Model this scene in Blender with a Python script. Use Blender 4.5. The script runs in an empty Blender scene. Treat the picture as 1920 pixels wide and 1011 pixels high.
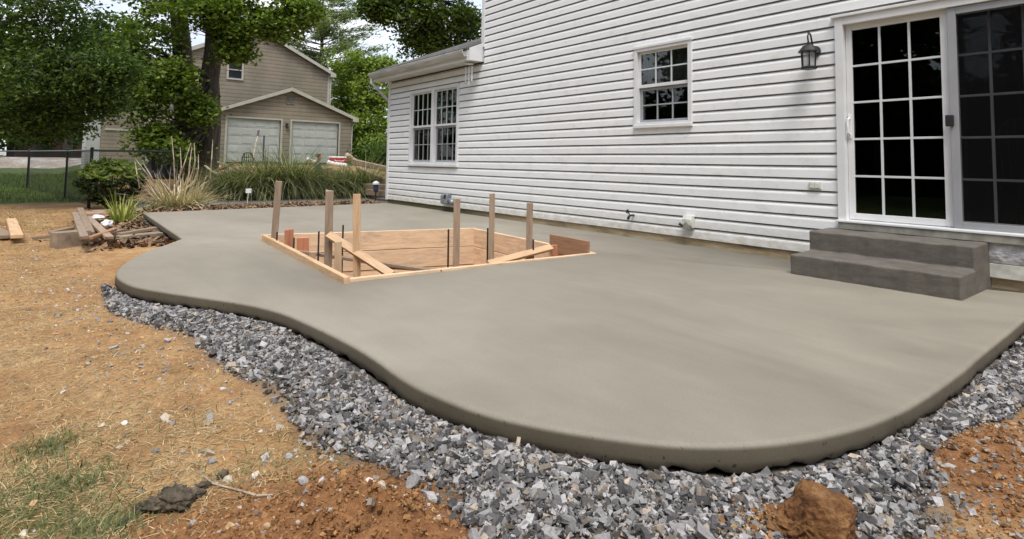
import bpy, bmesh, math, random
import numpy as np
from mathutils import Matrix, Vector, Euler
random.seed(7)
rng = np.random.default_rng(11)
SC = bpy.context.scene
COL = SC.collection

# ------------------------------------------------------------------ camera
F, YAW, PITCH, ROLL, PPY = 1082.74, 0.898672, 0.0641072, 0.0157894, 236.61
CAM = Vector((0.0, -6.07068, 0.95451))
RM = Matrix.Rotation(YAW, 3, 'Z') @ Matrix.Rotation(math.pi / 2 + PITCH, 3, 'X') @ Matrix.Rotation(ROLL, 3, 'Z')
cam = bpy.data.cameras.new('camera')
cam.sensor_width = 36.0
cam.lens = F / 1920 * 36.0
cam.shift_y = -(505.5 - PPY) / 1920
cam.clip_start = 0.05
cam.clip_end = 2000
camo = bpy.data.objects.new('camera', cam)
COL.objects.link(camo)
camo.matrix_world = Matrix.Translation(CAM) @ RM.to_4x4()
SC.camera = camo

# ------------------------------------------------------------------ world, sun, exposure
SUN_EL, SUN_AZ = math.radians(62), math.radians(-36)      # azimuth measured from +x towards +y
w = bpy.data.worlds.new('World')
SC.world = w
w.use_nodes = True
nt = w.node_tree
nt.nodes.clear()
out = nt.nodes.new('ShaderNodeOutputWorld')
bg = nt.nodes.new('ShaderNodeBackground')
bg.inputs['Strength'].default_value = 0.11
sky = nt.nodes.new('ShaderNodeTexSky')
sky.sky_type = 'NISHITA'
sky.sun_disc = False
sky.sun_elevation = SUN_EL
sky.sun_rotation = math.pi / 2 - SUN_AZ
sky.air_density = 1.0
sky.dust_density = 1.5
tc = nt.nodes.new('ShaderNodeTexCoord')
mp = nt.nodes.new('ShaderNodeMapping')
mp.inputs['Scale'].default_value = (1.6, 1.6, 4.0)
mp.inputs['Location'].default_value = (2.9, 0.2, 1.1)
nz = nt.nodes.new('ShaderNodeTexNoise')
nz.inputs['Scale'].default_value = 1.7
nz.inputs['Detail'].default_value = 7
nz.inputs['Roughness'].default_value = 0.58
cr = nt.nodes.new('ShaderNodeValToRGB')
cr.color_ramp.elements[0].position = 0.36
cr.color_ramp.elements[0].color = (0.4, 0.4, 0.4, 1)
cr.color_ramp.elements[1].position = 0.60
cc = nt.nodes.new('ShaderNodeValToRGB')
cc.color_ramp.elements[0].position = 0.3
cc.color_ramp.elements[0].color = (3.4, 3.6, 4.2, 1)
cc.color_ramp.elements[1].position = 0.75
cc.color_ramp.elements[1].color = (7.4, 7.3, 7.2, 1)
nz2 = nt.nodes.new('ShaderNodeTexNoise')
nz2.inputs['Scale'].default_value = 3.1
nz2.inputs['Detail'].default_value = 5
mx = nt.nodes.new('ShaderNodeMix')
mx.data_type = 'RGBA'
L = nt.links.new
L(tc.outputs['Generated'], mp.inputs['Vector'])
L(mp.outputs['Vector'], nz.inputs['Vector'])
L(mp.outputs['Vector'], nz2.inputs['Vector'])
L(nz.outputs['Fac'], cr.inputs['Fac'])
L(nz2.outputs['Fac'], cc.inputs['Fac'])
L(cr.outputs['Color'], mx.inputs['Factor'])
L(sky.outputs['Color'], mx.inputs['A'])
L(cc.outputs['Color'], mx.inputs['B'])
L(mx.outputs['Result'], bg.inputs['Color'])
L(bg.outputs['Background'], out.inputs['Surface'])

sun = bpy.data.lights.new('sun', 'SUN')
sun.energy = 1.5
sun.angle = math.radians(22)
sun.color = (1.0, 0.965, 0.91)
suno = bpy.data.objects.new('sun', sun)
COL.objects.link(suno)
sd = Vector((math.cos(SUN_EL) * math.cos(SUN_AZ), math.cos(SUN_EL) * math.sin(SUN_AZ), math.sin(SUN_EL)))
suno.rotation_euler = sd.to_track_quat('Z', 'Y').to_euler()
suno.location = (0, -6, 20)

SC.view_settings.view_transform = 'Standard'
SC.view_settings.look = 'None'
SC.view_settings.gamma = 1.0
SC.view_settings.use_curve_mapping = False
SC.view_settings.exposure = 1.06

# ------------------------------------------------------------------ pixel -> point on a plane
def ray(u, v):
    return RM @ Vector(((u - 960) / F, -(v - PPY) / F, -1.0))
def ptZ(u, v, z):
    d = ray(u, v); return CAM + d * ((z - CAM.z) / d.z)
def ptY(u, v, y):
    d = ray(u, v); return CAM + d * ((y - CAM.y) / d.y)
def ptX(u, v, x):
    d = ray(u, v); return CAM + d * ((x - CAM.x) / d.x)
def ptD(u, v, dep):
    return CAM + ray(u, v) * dep

# ------------------------------------------------------------------ materials
M = {}
def new_mat(name):
    m = bpy.data.materials.new(name)
    m.use_nodes = True
    M[name] = m
    n = m.node_tree
    return m, n, n.nodes['Principled BSDF']
def nd(n, t, **kw):
    x = n.nodes.new(t)
    for k, v in kw.items():
        setattr(x, k, v)
    return x
def noise(n, vec, scale, detail=4, rough=0.55, dist=0.0):
    x = n.nodes.new('ShaderNodeTexNoise')
    x.inputs['Scale'].default_value = scale
    x.inputs['Detail'].default_value = detail
    x.inputs['Roughness'].default_value = rough
    x.inputs['Distortion'].default_value = dist
    if vec is not None: n.links.new(vec, x.inputs['Vector'])
    return x.outputs['Fac']
def ramp(n, fac, stops):
    x = n.nodes.new('ShaderNodeValToRGB')
    e = x.color_ramp.elements
    while len(e) < len(stops): e.new(0.5)
    for i, (p, c) in enumerate(stops):
        e[i].position = p
        e[i].color = (c[0], c[1], c[2], 1) if not isinstance(c, (int, float)) else (c, c, c, 1)
    n.links.new(fac, x.inputs['Fac'])
    return x.outputs['Color']
def mixc(n, fac, a, b, mode='MIX'):
    x = n.nodes.new('ShaderNodeMix')
    x.data_type = 'RGBA'
    x.blend_type = mode
    for sock, v in (('Factor', fac), ('A', a), ('B', b)):
        if isinstance(v, (int, float)): x.inputs[sock].default_value = v
        elif isinstance(v, tuple): x.inputs[sock].default_value = (*v, 1)
        else: n.links.new(v, x.inputs[sock])
    return x.outputs['Result']
def math_(n, op, a, b=None):
    x = n.nodes.new('ShaderNodeMath')
    x.operation = op
    for i, v in enumerate((a, b)):
        if v is None: continue
        if isinstance(v, (int, float)): x.inputs[i].default_value = v
        else: n.links.new(v, x.inputs[i])
    return x.outputs[0]
def mapping(n, vec, scale=(1, 1, 1), loc=(0, 0, 0), rot=(0, 0, 0)):
    x = n.nodes.new('ShaderNodeMapping')
    x.inputs['Scale'].default_value = scale
    x.inputs['Location'].default_value = loc
    x.inputs['Rotation'].default_value = rot
    n.links.new(vec, x.inputs['Vector'])
    return x.outputs['Vector']
def bump(n, bs, h, strength=0.3, dist=0.01):
    x = n.nodes.new('ShaderNodeBump')
    x.inputs['Strength'].default_value = strength
    x.inputs['Distance'].default_value = dist
    n.links.new(h, x.inputs['Height'])
    n.links.new(x.outputs['Normal'], bs.inputs['Normal'])
def pos(n):
    return nd(n, 'ShaderNodeNewGeometry').outputs['Position']
def objc(n):
    return nd(n, 'ShaderNodeTexCoord').outputs['Object']

def simple(name, c, rough=0.6, var=0.25, scale=6, bs_=0.15, bd=0.005, metal=0.0, bscale=None, stretch=(1, 1, 1)):
    m, n, b = new_mat(name)
    v = mapping(n, objc(n), stretch)
    f = noise(n, v, scale, 5)
    lo = tuple(x * (1 - var) for x in c); hi = tuple(min(1, x * (1 + var)) for x in c)
    n.links.new(ramp(n, f, [(0.3, lo), (0.7, hi)]), b.inputs['Base Color'])
    b.inputs['Roughness'].default_value = rough
    b.inputs['Metallic'].default_value = metal
    if bs_:
        bump(n, b, noise(n, v, bscale or scale * 5, 4), bs_, bd)
    return m

def make_siding():
    m, n, b = new_mat('vinyl_siding')
    P = pos(n)
    sx = nd(n, 'ShaderNodeSeparateXYZ'); n.links.new(P, sx.inputs[0])
    z = math_(n, 'DIVIDE', math_(n, 'SUBTRACT', sx.outputs['Z'], 0.09), 0.127)
    fr = math_(n, 'FRACT', z)
    nzl = noise(n, mapping(n, P, (3, 3, 12)), 2.2, 6, 0.65)
    # mildew and lap shadow painted as a dark line below the course above
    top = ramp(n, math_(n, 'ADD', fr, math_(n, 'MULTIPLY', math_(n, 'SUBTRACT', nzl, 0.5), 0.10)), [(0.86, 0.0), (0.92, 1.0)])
    base = ramp(n, noise(n, mapping(n, P, (1.2, 1.2, 10)), 1.3, 5), [(0.3, (0.84, 0.845, 0.85)), (0.7, (0.90, 0.90, 0.90))])
    info = nd(n, 'ShaderNodeObjectInfo').outputs['Random']
    base = mixc(n, 1.0, base, ramp(n, info, [(0, 0.95), (1, 1.0)]), 'MULTIPLY')
    # faint blotchy dirt, stronger near the ground
    dirt = ramp(n, noise(n, mapping(n, P, (1.6, 1.6, 3.0)), 2.4, 8, 0.7), [(0.52, 0.0), (0.80, 0.6)])
    base = mixc(n, dirt, base, (0.52, 0.52, 0.48))
    low = ramp(n, sx.outputs['Z'], [(0.09, 1.0), (0.38, 0.0)])
    lown = math_(n, 'MULTIPLY', low, ramp(n, noise(n, mapping(n, P, (2, 2, 5)), 3.5, 7, 0.7), [(0.38, 0.12), (0.66, 0.85)]))
    base = mixc(n, lown, base, (0.50, 0.45, 0.33))
    sp = ramp(n, noise(n, P, 24, 3, 0.8), [(0.68, 0.0), (0.72, 0.6)])
    base = mixc(n, sp, base, (0.22, 0.2, 0.17))
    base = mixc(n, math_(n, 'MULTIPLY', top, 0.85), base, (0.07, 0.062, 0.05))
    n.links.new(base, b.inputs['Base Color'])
    b.inputs['Roughness'].default_value = 0.42
    bump(n, b, noise(n, mapping(n, P, (4, 40, 60)), 3, 5), 0.12, 0.004)
make_siding()
simple('lap_shade_grime', (0.05, 0.045, 0.038), 0.9, 0.5, 8, 0)  # underside of each lap: shade and dirt put into one dark colour
simple('white_trim', (0.74, 0.745, 0.75), 0.4, 0.08, 3, 0.05)
simple('muntin_white', (0.62, 0.66, 0.66), 0.4, 0.05, 3, 0)
simple('grey_trim', (0.32, 0.33, 0.35), 0.45, 0.1, 3, 0.05)
simple('sill_grey', (0.3, 0.29, 0.25), 0.6, 0.35, 9, 0.2)
simple('gutter_white', (0.50, 0.49, 0.46), 0.45, 0.25, 4, 0.1, stretch=(0.4, 3, 3))
simple('soffit', (0.62, 0.61, 0.58), 0.6, 0.1, 2, 0)
simple('roof_shingle', (0.10, 0.095, 0.09), 0.95, 0.5, 14, 0.5, 0.02)
simple('black_metal', (0.018, 0.018, 0.02), 0.4, 0.4, 10, 0.1)
simple('black_plastic', (0.02, 0.02, 0.022), 0.5, 0.3, 10, 0.1)
simple('steel_grey', (0.28, 0.30, 0.33), 0.45, 0.35, 12, 0.3, metal=0.5)
simple('rebar', (0.035, 0.025, 0.022), 0.8, 0.5, 30, 0.4)
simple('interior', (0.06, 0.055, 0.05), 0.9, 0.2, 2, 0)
simple('curtain', (0.55, 0.55, 0.52), 0.9, 0.2, 5, 0.2)
simple('chair_wood', (0.22, 0.1, 0.045), 0.5, 0.3, 5, 0.1)
simple('blind', (0.3, 0.3, 0.28), 0.8, 0.1, 5, 0)
simple('utility_white', (0.62, 0.62, 0.56), 0.55, 0.2, 14, 0.2)
simple('paper_white', (0.82, 0.82, 0.82), 0.7, 0.06, 8, 0.2)
simple('blue_plastic', (0.03, 0.05, 0.1), 0.4, 0.2, 8, 0)
simple('red_plastic', (0.42, 0.02, 0.02), 0.4, 0.2, 8, 0)
simple('shirt', (0.022, 0.028, 0.05), 0.9, 0.3, 8, 0.2)
simple('skin', (0.45, 0.24, 0.17), 0.6, 0.1, 8, 0)
simple('hair', (0.03, 0.018, 0.012), 0.7, 0.3, 30, 0.2)
simple('jeans', (0.05, 0.06, 0.09), 0.9, 0.2, 8, 0)
simple('beige_trim', (0.40, 0.375, 0.32), 0.55, 0.1, 3, 0)
simple('garage_white', (0.40, 0.405, 0.375), 0.5, 0.12, 2, 0.1)
simple('vent_grey', (0.2, 0.18, 0.16), 0.7, 0.2, 4, 0)
simple('brick_paver', (0.36, 0.24, 0.17), 0.9, 0.3, 9, 0.4)
simple('concrete_block', (0.28, 0.22, 0.16), 0.9, 0.35, 9, 0.5)
simple('tarp', (0.012, 0.012, 0.014), 0.55, 0.4, 5, 0.4)
simple('stem', (0.12, 0.09, 0.05), 0.9, 0.3, 10, 0.2)
simple('far_brown', (0.10, 0.05, 0.035), 0.9, 0.3, 2, 0)
simple('car_white', (0.75, 0.76, 0.78), 0.3, 0.03, 2, 0)
simple('dark_glass', (0.02, 0.025, 0.03), 0.1, 0.1, 2, 0)
simple('log_bark', (0.42, 0.34, 0.25), 0.9, 0.4, 12, 0.5)
simple('mortar', (0.35, 0.33, 0.29), 0.95, 0.3, 8, 0.3)

def make_wood(name, a, b2, sat=1.0, stain=0.0):
    m, n, b = new_mat(name)
    o = objc(n)
    inf = nd(n, 'ShaderNodeObjectInfo').outputs['Random']
    off = nd(n, 'ShaderNodeVectorMath', operation='ADD')
    cx = nd(n, 'ShaderNodeCombineXYZ')
    n.links.new(math_(n, 'MULTIPLY', inf, 37.0), cx.inputs[0])
    n.links.new(math_(n, 'MULTIPLY', inf, 11.0), cx.inputs[1])
    n.links.new(o, off.inputs[0]); n.links.new(cx.outputs[0], off.inputs[1])
    v = mapping(n, off.outputs[0], (1.2, 14, 14))
    g = noise(n, v, 2.2, 7, 0.6, 1.2)
    c = ramp(n, g, [(0.3, a), (0.7, b2)])
    c = mixc(n, 1.0, c, ramp(n, inf, [(0, (0.82, 0.82, 0.84)), (1, (1.12, 1.05, 1.0))]), 'MULTIPLY')
    kn = ramp(n, noise(n, mapping(n, off.outputs[0], (3, 9, 9)), 1.6, 2), [(0.70, 0.0), (0.78, 0.7)])
    c = mixc(n, kn, c, tuple(x * 0.35 for x in a))
    if stain:
        st = ramp(n, noise(n, mapping(n, off.outputs[0], (1, 4, 4)), 3.0, 8, 0.75), [(0.48, 0.0), (0.7, stain)])
        c = mixc(n, st, c, (0.17, 0.15, 0.125))
    n.links.new(c, b.inputs['Base Color'])
    b.inputs['Roughness'].default_value = 0.8
    bump(n, b, g, 0.25, 0.004)
make_wood('wood_new', (0.52, 0.34, 0.19), (0.72, 0.52, 0.33), stain=0.25)
make_wood('wood_board', (0.64, 0.45, 0.28), (0.82, 0.64, 0.45), stain=0.5)
make_wood('wood_grey', (0.27, 0.20, 0.14), (0.44, 0.34, 0.25), stain=0.5)
make_wood('wood_red', (0.42, 0.17, 0.09), (0.58, 0.27, 0.16))
make_wood('wood_old', (0.20, 0.145, 0.095), (0.36, 0.28, 0.20), stain=0.5)
make_wood('wood_ply', (0.32, 0.17, 0.09), (0.46, 0.27, 0.16), stain=0.4)

def make_concrete():
    m, n, b = new_mat('fresh_concrete')
    P = pos(n)
    a = noise(n, mapping(n, P, (0.5, 0.8, 1)), 0.7, 6, 0.6, 0.6)
    c = ramp(n, a, [(0.28, (0.212, 0.19, 0.148)), (0.5, (0.272, 0.246, 0.195)), (0.75, (0.33, 0.30, 0.243))])
    sw = noise(n, mapping(n, P, (0.7, 5, 1), rot=(0, 0, 0.35)), 1.6, 5, 0.6, 1.0)
    c = mixc(n, 0.5, c, ramp(n, sw, [(0.3, 0.93), (0.7, 1.05)]), 'MULTIPLY')
    bl = noise(n, P, 2.6, 5, 0.6, 0.3)
    c = mixc(n, 0.6, c, ramp(n, bl, [(0.3, 0.92), (0.7, 1.07)]), 'MULTIPLY')
    fine = noise(n, P, 260, 2, 0.7)
    c = mixc(n, 0.6, c, ramp(n, fine, [(0.25, 0.72), (0.75, 1.24)]), 'MULTIPLY')
    mid_ = noise(n, P, 75, 3, 0.7)
    c = mixc(n, 0.5, c, ramp(n, mid_, [(0.25, 0.86), (0.75, 1.12)]), 'MULTIPLY')
    hol = ramp(n, noise(n, P, 46, 2, 0.5), [(0.675, 0.0), (0.70, 0.85)])
    nrm = nd(n, 'ShaderNodeNewGeometry')
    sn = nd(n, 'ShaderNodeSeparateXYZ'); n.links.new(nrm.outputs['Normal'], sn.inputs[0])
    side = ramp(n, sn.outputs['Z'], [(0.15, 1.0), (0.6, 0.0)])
    # formed edge is holed; its side shade and damp are painted into the colour
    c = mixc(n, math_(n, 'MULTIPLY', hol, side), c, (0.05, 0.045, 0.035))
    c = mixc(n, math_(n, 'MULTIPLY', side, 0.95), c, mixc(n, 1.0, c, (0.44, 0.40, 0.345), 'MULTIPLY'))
    n.links.new(c, b.inputs['Base Color'])
    n.links.new(ramp(n, a, [(0.3, 0.62), (0.7, 0.8)]), b.inputs['Roughness'])
    h = mixc(n, 0.4, fine, noise(n, mapping(n, P, (4, 26, 10), rot=(0, 0, 0.3)), 2.5, 5))
    h = mixc(n, hol, h, (0.0, 0.0, 0.0))
    bump(n, b, h, 0.22, 0.004)
make_concrete()
def make_step_concrete():
    m, n, b = new_mat('step_concrete')
    P = pos(n)
    a = noise(n, mapping(n, P, (3, 3, 9)), 2.2, 7, 0.65, 0.4)
    c = ramp(n, a, [(0.3, (0.10, 0.088, 0.075)), (0.7, (0.172, 0.155, 0.132))])
    f2 = noise(n, P, 170, 3, 0.7)
    c = mixc(n, 0.7, c, ramp(n, f2, [(0.25, 0.66), (0.75, 1.3)]), 'MULTIPLY')
    n.links.new(c, b.inputs['Base Color'])
    b.inputs['Roughness'].default_value = 0.78
    bump(n, b, mixc(n, 0.5, f2, noise(n, mapping(n, P, (6, 6, 30)), 4, 6)), 0.5, 0.006)
make_step_concrete()
def make_foundation():
    m, n, b = new_mat('foundation')
    P = pos(n)
    a = noise(n, mapping(n, P, (1.2, 1, 6)), 1.6, 8, 0.7)
    c = ramp(n, a, [(0.3, (0.16, 0.125, 0.07)), (0.5, (0.42, 0.32, 0.19)), (0.72, (0.62, 0.52, 0.37))])
    sx = nd(n, 'ShaderNodeSeparateXYZ'); n.links.new(P, sx.inputs[0])
    g = ramp(n, math_(n, 'ADD', math_(n, 'DIVIDE', sx.outputs['X'], -12.0), math_(n, 'MULTIPLY', a, 0.5)), [(0.85, 0.0), (1.05, 0.85)])
    c = mixc(n, g, c, (0.045, 0.05, 0.02))
    n.links.new(c, b.inputs['Base Color'])
    b.inputs['Roughness'].default_value = 0.95
    bump(n, b, noise(n, P, 60, 5, 0.7), 0.5, 0.01)
make_foundation()

def make_ground():
    m, n, b = new_mat('ground_soil')
    P = pos(n)
    at = nd(n, 'ShaderNodeAttribute', attribute_name='mask')
    sc = nd(n, 'ShaderNodeSeparateColor'); n.links.new(at.outputs['Color'], sc.inputs[0])
    n1 = noise(n, P, 2.2, 8, 0.68)
    n2 = noise(n, P, 14, 8, 0.7)
    n3 = noise(n, P, 70, 6, 0.75)
    dirt = ramp(n, n1, [(0.3, (0.29, 0.145, 0.055)), (0.5, (0.44, 0.25, 0.105)), (0.72, (0.52, 0.35, 0.175))])
    dirt = mixc(n, 0.85, dirt, ramp(n, n2, [(0.25, 0.55), (0.75, 1.35)]), 'MULTIPLY')
    dirt = mixc(n, 0.85, dirt, ramp(n, n3, [(0.28, 0.55), (0.72, 1.4)]), 'MULTIPLY')
    red = ramp(n, n2, [(0.3, (0.19, 0.075, 0.024)), (0.7, (0.42, 0.20, 0.075))])
    red = mixc(n, 0.9, red, ramp(n, n3, [(0.28, 0.5), (0.72, 1.4)]), 'MULTIPLY')
    lawn = ramp(n, n2, [(0.3, (0.04, 0.065, 0.010)), (0.7, (0.085, 0.125, 0.022))])
    grav = ramp(n, n3, [(0.3, (0.07, 0.06, 0.05)), (0.7, (0.22, 0.19, 0.16))])
    def br(o, amt=0.5):
        return ramp(n, math_(n, 'ADD', o, math_(n, 'MULTIPLY', math_(n, 'SUBTRACT', n2, 0.5), amt)), [(0.30, 0.0), (0.70, 1.0)])
    c = mixc(n, br(sc.outputs['Blue'], 0.8), dirt, red)
    c = mixc(n, br(sc.outputs['Green'], 0.5), c, grav)
    c = mixc(n, br(sc.outputs['Red'], 0.9), c, lawn)
    n.links.new(c, b.inputs['Base Color'])
    b.inputs['Roughness'].default_value = 0.95
    h = mixc(n, 0.5, n2, n3)
    bump(n, b, h, 0.9, 0.03)
make_ground()
def make_drive():
    m, n, b = new_mat('drive')
    P = pos(n)
    c = ramp(n, noise(n, mapping(n, P, (0.25, 1, 1)), 1.0, 7, 0.7), [(0.35, (0.28, 0.20, 0.14)), (0.55, (0.40, 0.36, 0.31)), (0.7, (0.58, 0.57, 0.55))])
    n.links.new(c, b.inputs['Base Color'])
    b.inputs['Roughness'].default_value = 0.95
make_drive()

def attr_mat(name, rough=0.7, trans=0.0, bs_=0.0, bscale=60, mult=None, spec=0.3):
    m, n, b = new_mat(name)
    at = nd(n, 'ShaderNodeAttribute', attribute_name='tint')
    c = at.outputs['Color']
    if mult:
        c = mixc(n, 0.8, c, ramp(n, noise(n, pos(n), mult, 5, 0.7), [(0.3, 0.65), (0.7, 1.3)]), 'MULTIPLY')
    n.links.new(c, b.inputs['Base Color'])
    b.inputs['Roughness'].default_value = rough
    b.inputs['Specular IOR Level'].default_value = spec
    if bs_:
        bump(n, b, noise(n, pos(n), bscale, 5, 0.7), bs_, 0.006)
    if trans:
        t = nd(n, 'ShaderNodeBsdfTranslucent')
        n.links.new(mixc(n, 1.0, c, (1.15, 1.35, 0.6), 'MULTIPLY'), t.inputs['Color'])
        ms = nd(n, 'ShaderNodeMixShader'); ms.inputs[0].default_value = trans
        n.links.new(b.outputs[0], ms.inputs[1]); n.links.new(t.outputs[0], ms.inputs[2])
        n.links.new(ms.outputs[0], n.nodes['Material Output'].inputs['Surface'])
attr_mat('leaf', 0.5, 0.4)
attr_mat('blade', 0.6, 0.25)
attr_mat('dry_blade', 0.8, 0.15)
attr_mat('stone', 0.75, 0.0, 0.4, 150, 90, 0.25)
attr_mat('litter', 0.85)

def make_bark():
    m, n, b = new_mat('bark')
    v = mapping(n, pos(n), (7, 7, 1.1))
    a = noise(n, v, 2.2, 8, 0.7, 0.7)
    n.links.new(ramp(n, a, [(0.3, (0.02, 0.016, 0.012)), (0.55, (0.085, 0.07, 0.055)), (0.75, (0.19, 0.165, 0.135))]), b.inputs['Base Color'])
    b.inputs['Roughness'].default_value = 0.95
    bump(n, b, a, 1.0, 0.05)
make_bark()
def make_clod():
    m, n, b = new_mat('clod')
    P = pos(n)
    n1 = noise(n, mapping(n, P, (1, 1, 3), rot=(0.5, 0.3, 0)), 9, 8, 0.7)
    n2 = noise(n, P, 60, 5, 0.7)
    c = ramp(n, n1, [(0.32, (0.06, 0.024, 0.009)), (0.46, (0.17, 0.072, 0.024)), (0.58, (0.26, 0.125, 0.045)), (0.74, (0.42, 0.26, 0.12))])
    c = mixc(n, 0.8, c, ramp(n, n2, [(0.3, 0.6), (0.7, 1.35)]), 'MULTIPLY')
    n.links.new(c, b.inputs['Base Color'])
    b.inputs['Roughness'].default_value = 0.95
    bump(n, b, mixc(n, 0.5, n1, n2), 1.0, 0.03)
make_clod()
def make_mud():
    m, n, b = new_mat('mud')
    P = pos(n)
    n1 = noise(n, P, 22, 8, 0.7)
    n.links.new(ramp(n, n1, [(0.3, (0.028, 0.022, 0.014)), (0.55, (0.11, 0.085, 0.055)), (0.75, (0.26, 0.21, 0.15))]), b.inputs['Base Color'])
    b.inputs['Roughness'].default_value = 0.85
    bump(n, b, n1, 0.8, 0.015)
make_mud()
def make_beige():
    m, n, b = new_mat('beige_siding')
    P = pos(n)
    sx = nd(n, 'ShaderNodeSeparateXYZ'); n.links.new(P, sx.inputs[0])
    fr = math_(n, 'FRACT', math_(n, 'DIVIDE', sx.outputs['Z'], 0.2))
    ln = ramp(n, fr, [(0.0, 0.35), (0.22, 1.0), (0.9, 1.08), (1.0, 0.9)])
    c = ramp(n, noise(n, mapping(n, P, (1, 1, 0.6)), 0.7, 7, 0.65), [(0.35, (0.20, 0.17, 0.128)), (0.65, (0.30, 0.245, 0.18))])
    al = ramp(n, noise(n, mapping(n, P, (1, 0.8, 0.5), loc=(3, 1, 5)), 0.5, 6, 0.65), [(0.5, 0.0), (0.7, 0.6)])
    c = mixc(n, al, c, (0.15, 0.155, 0.09))
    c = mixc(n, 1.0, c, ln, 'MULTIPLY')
    n.links.new(c, b.inputs['Base Color'])
    b.inputs['Roughness'].default_value = 0.7
    bump(n, b, fr, 0.4, 0.02)
make_beige()
def make_glass():
    m, n, b = new_mat('glass')
    n.nodes.remove(b)
    fr = nd(n, 'ShaderNodeFresnel'); fr.inputs['IOR'].default_value = 1.5
    t = nd(n, 'ShaderNodeBsdfTransparent'); t.inputs['Color'].default_value = (0.62, 0.66, 0.66, 1)
    g = nd(n, 'ShaderNodeBsdfGlossy'); g.inputs['Roughness'].default_value = 0.015
    ms = nd(n, 'ShaderNodeMixShader')
    n.links.new(fr.outputs[0], ms.inputs[0]); n.links.new(t.outputs[0], ms.inputs[1]); n.links.new(g.outputs[0], ms.inputs[2])
    n.links.new(ms.outputs[0], n.nodes['Material Output'].inputs['Surface'])
make_glass()
def make_screen():
    m, n, b = new_mat('insect_screen')
    n.nodes.remove(b)
    t = nd(n, 'ShaderNodeBsdfTransparent')
    d = nd(n, 'ShaderNodeBsdfDiffuse'); d.inputs['Color'].default_value = (0.012, 0.012, 0.013, 1)
    ms = nd(n, 'ShaderNodeMixShader'); ms.inputs[0].default_value = 0.35
    n.links.new(t.outputs[0], ms.inputs[1]); n.links.new(d.outputs[0], ms.inputs[2])
    n.links.new(ms.outputs[0], n.nodes['Material Output'].inputs['Surface'])
make_screen()
def make_frost():
    m, n, b = new_mat('lantern_glass')
    b.inputs['Base Color'].default_value = (0.55, 0.57, 0.56, 1)
    b.inputs['Roughness'].default_value = 0.12
    b.inputs['Alpha'].default_value = 0.45
make_frost()
def make_glow():
    m, n, b = new_mat('lamp_globe')
    b.inputs['Base Color'].default_value = (0.9, 0.7, 0.6, 1)
    b.inputs['Emission Color'].default_value = (1.0, 0.78, 0.66, 1)
    b.inputs['Emission Strength'].default_value = 0.9
make_glow()
def make_flash():
    m, n, b = new_mat('flashing')
    c = ramp(n, noise(n, pos(n), 9, 6, 0.6), [(0.35, (0.35, 0.35, 0.37)), (0.6, (0.72, 0.72, 0.74))])
    n.links.new(c, b.inputs['Base Color'])
    b.inputs['Roughness'].default_value = 0.35
    bump(n, b, noise(n, mapping(n, pos(n), (6, 6, 9)), 2.5, 5), 0.8, 0.03)
make_flash()

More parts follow.
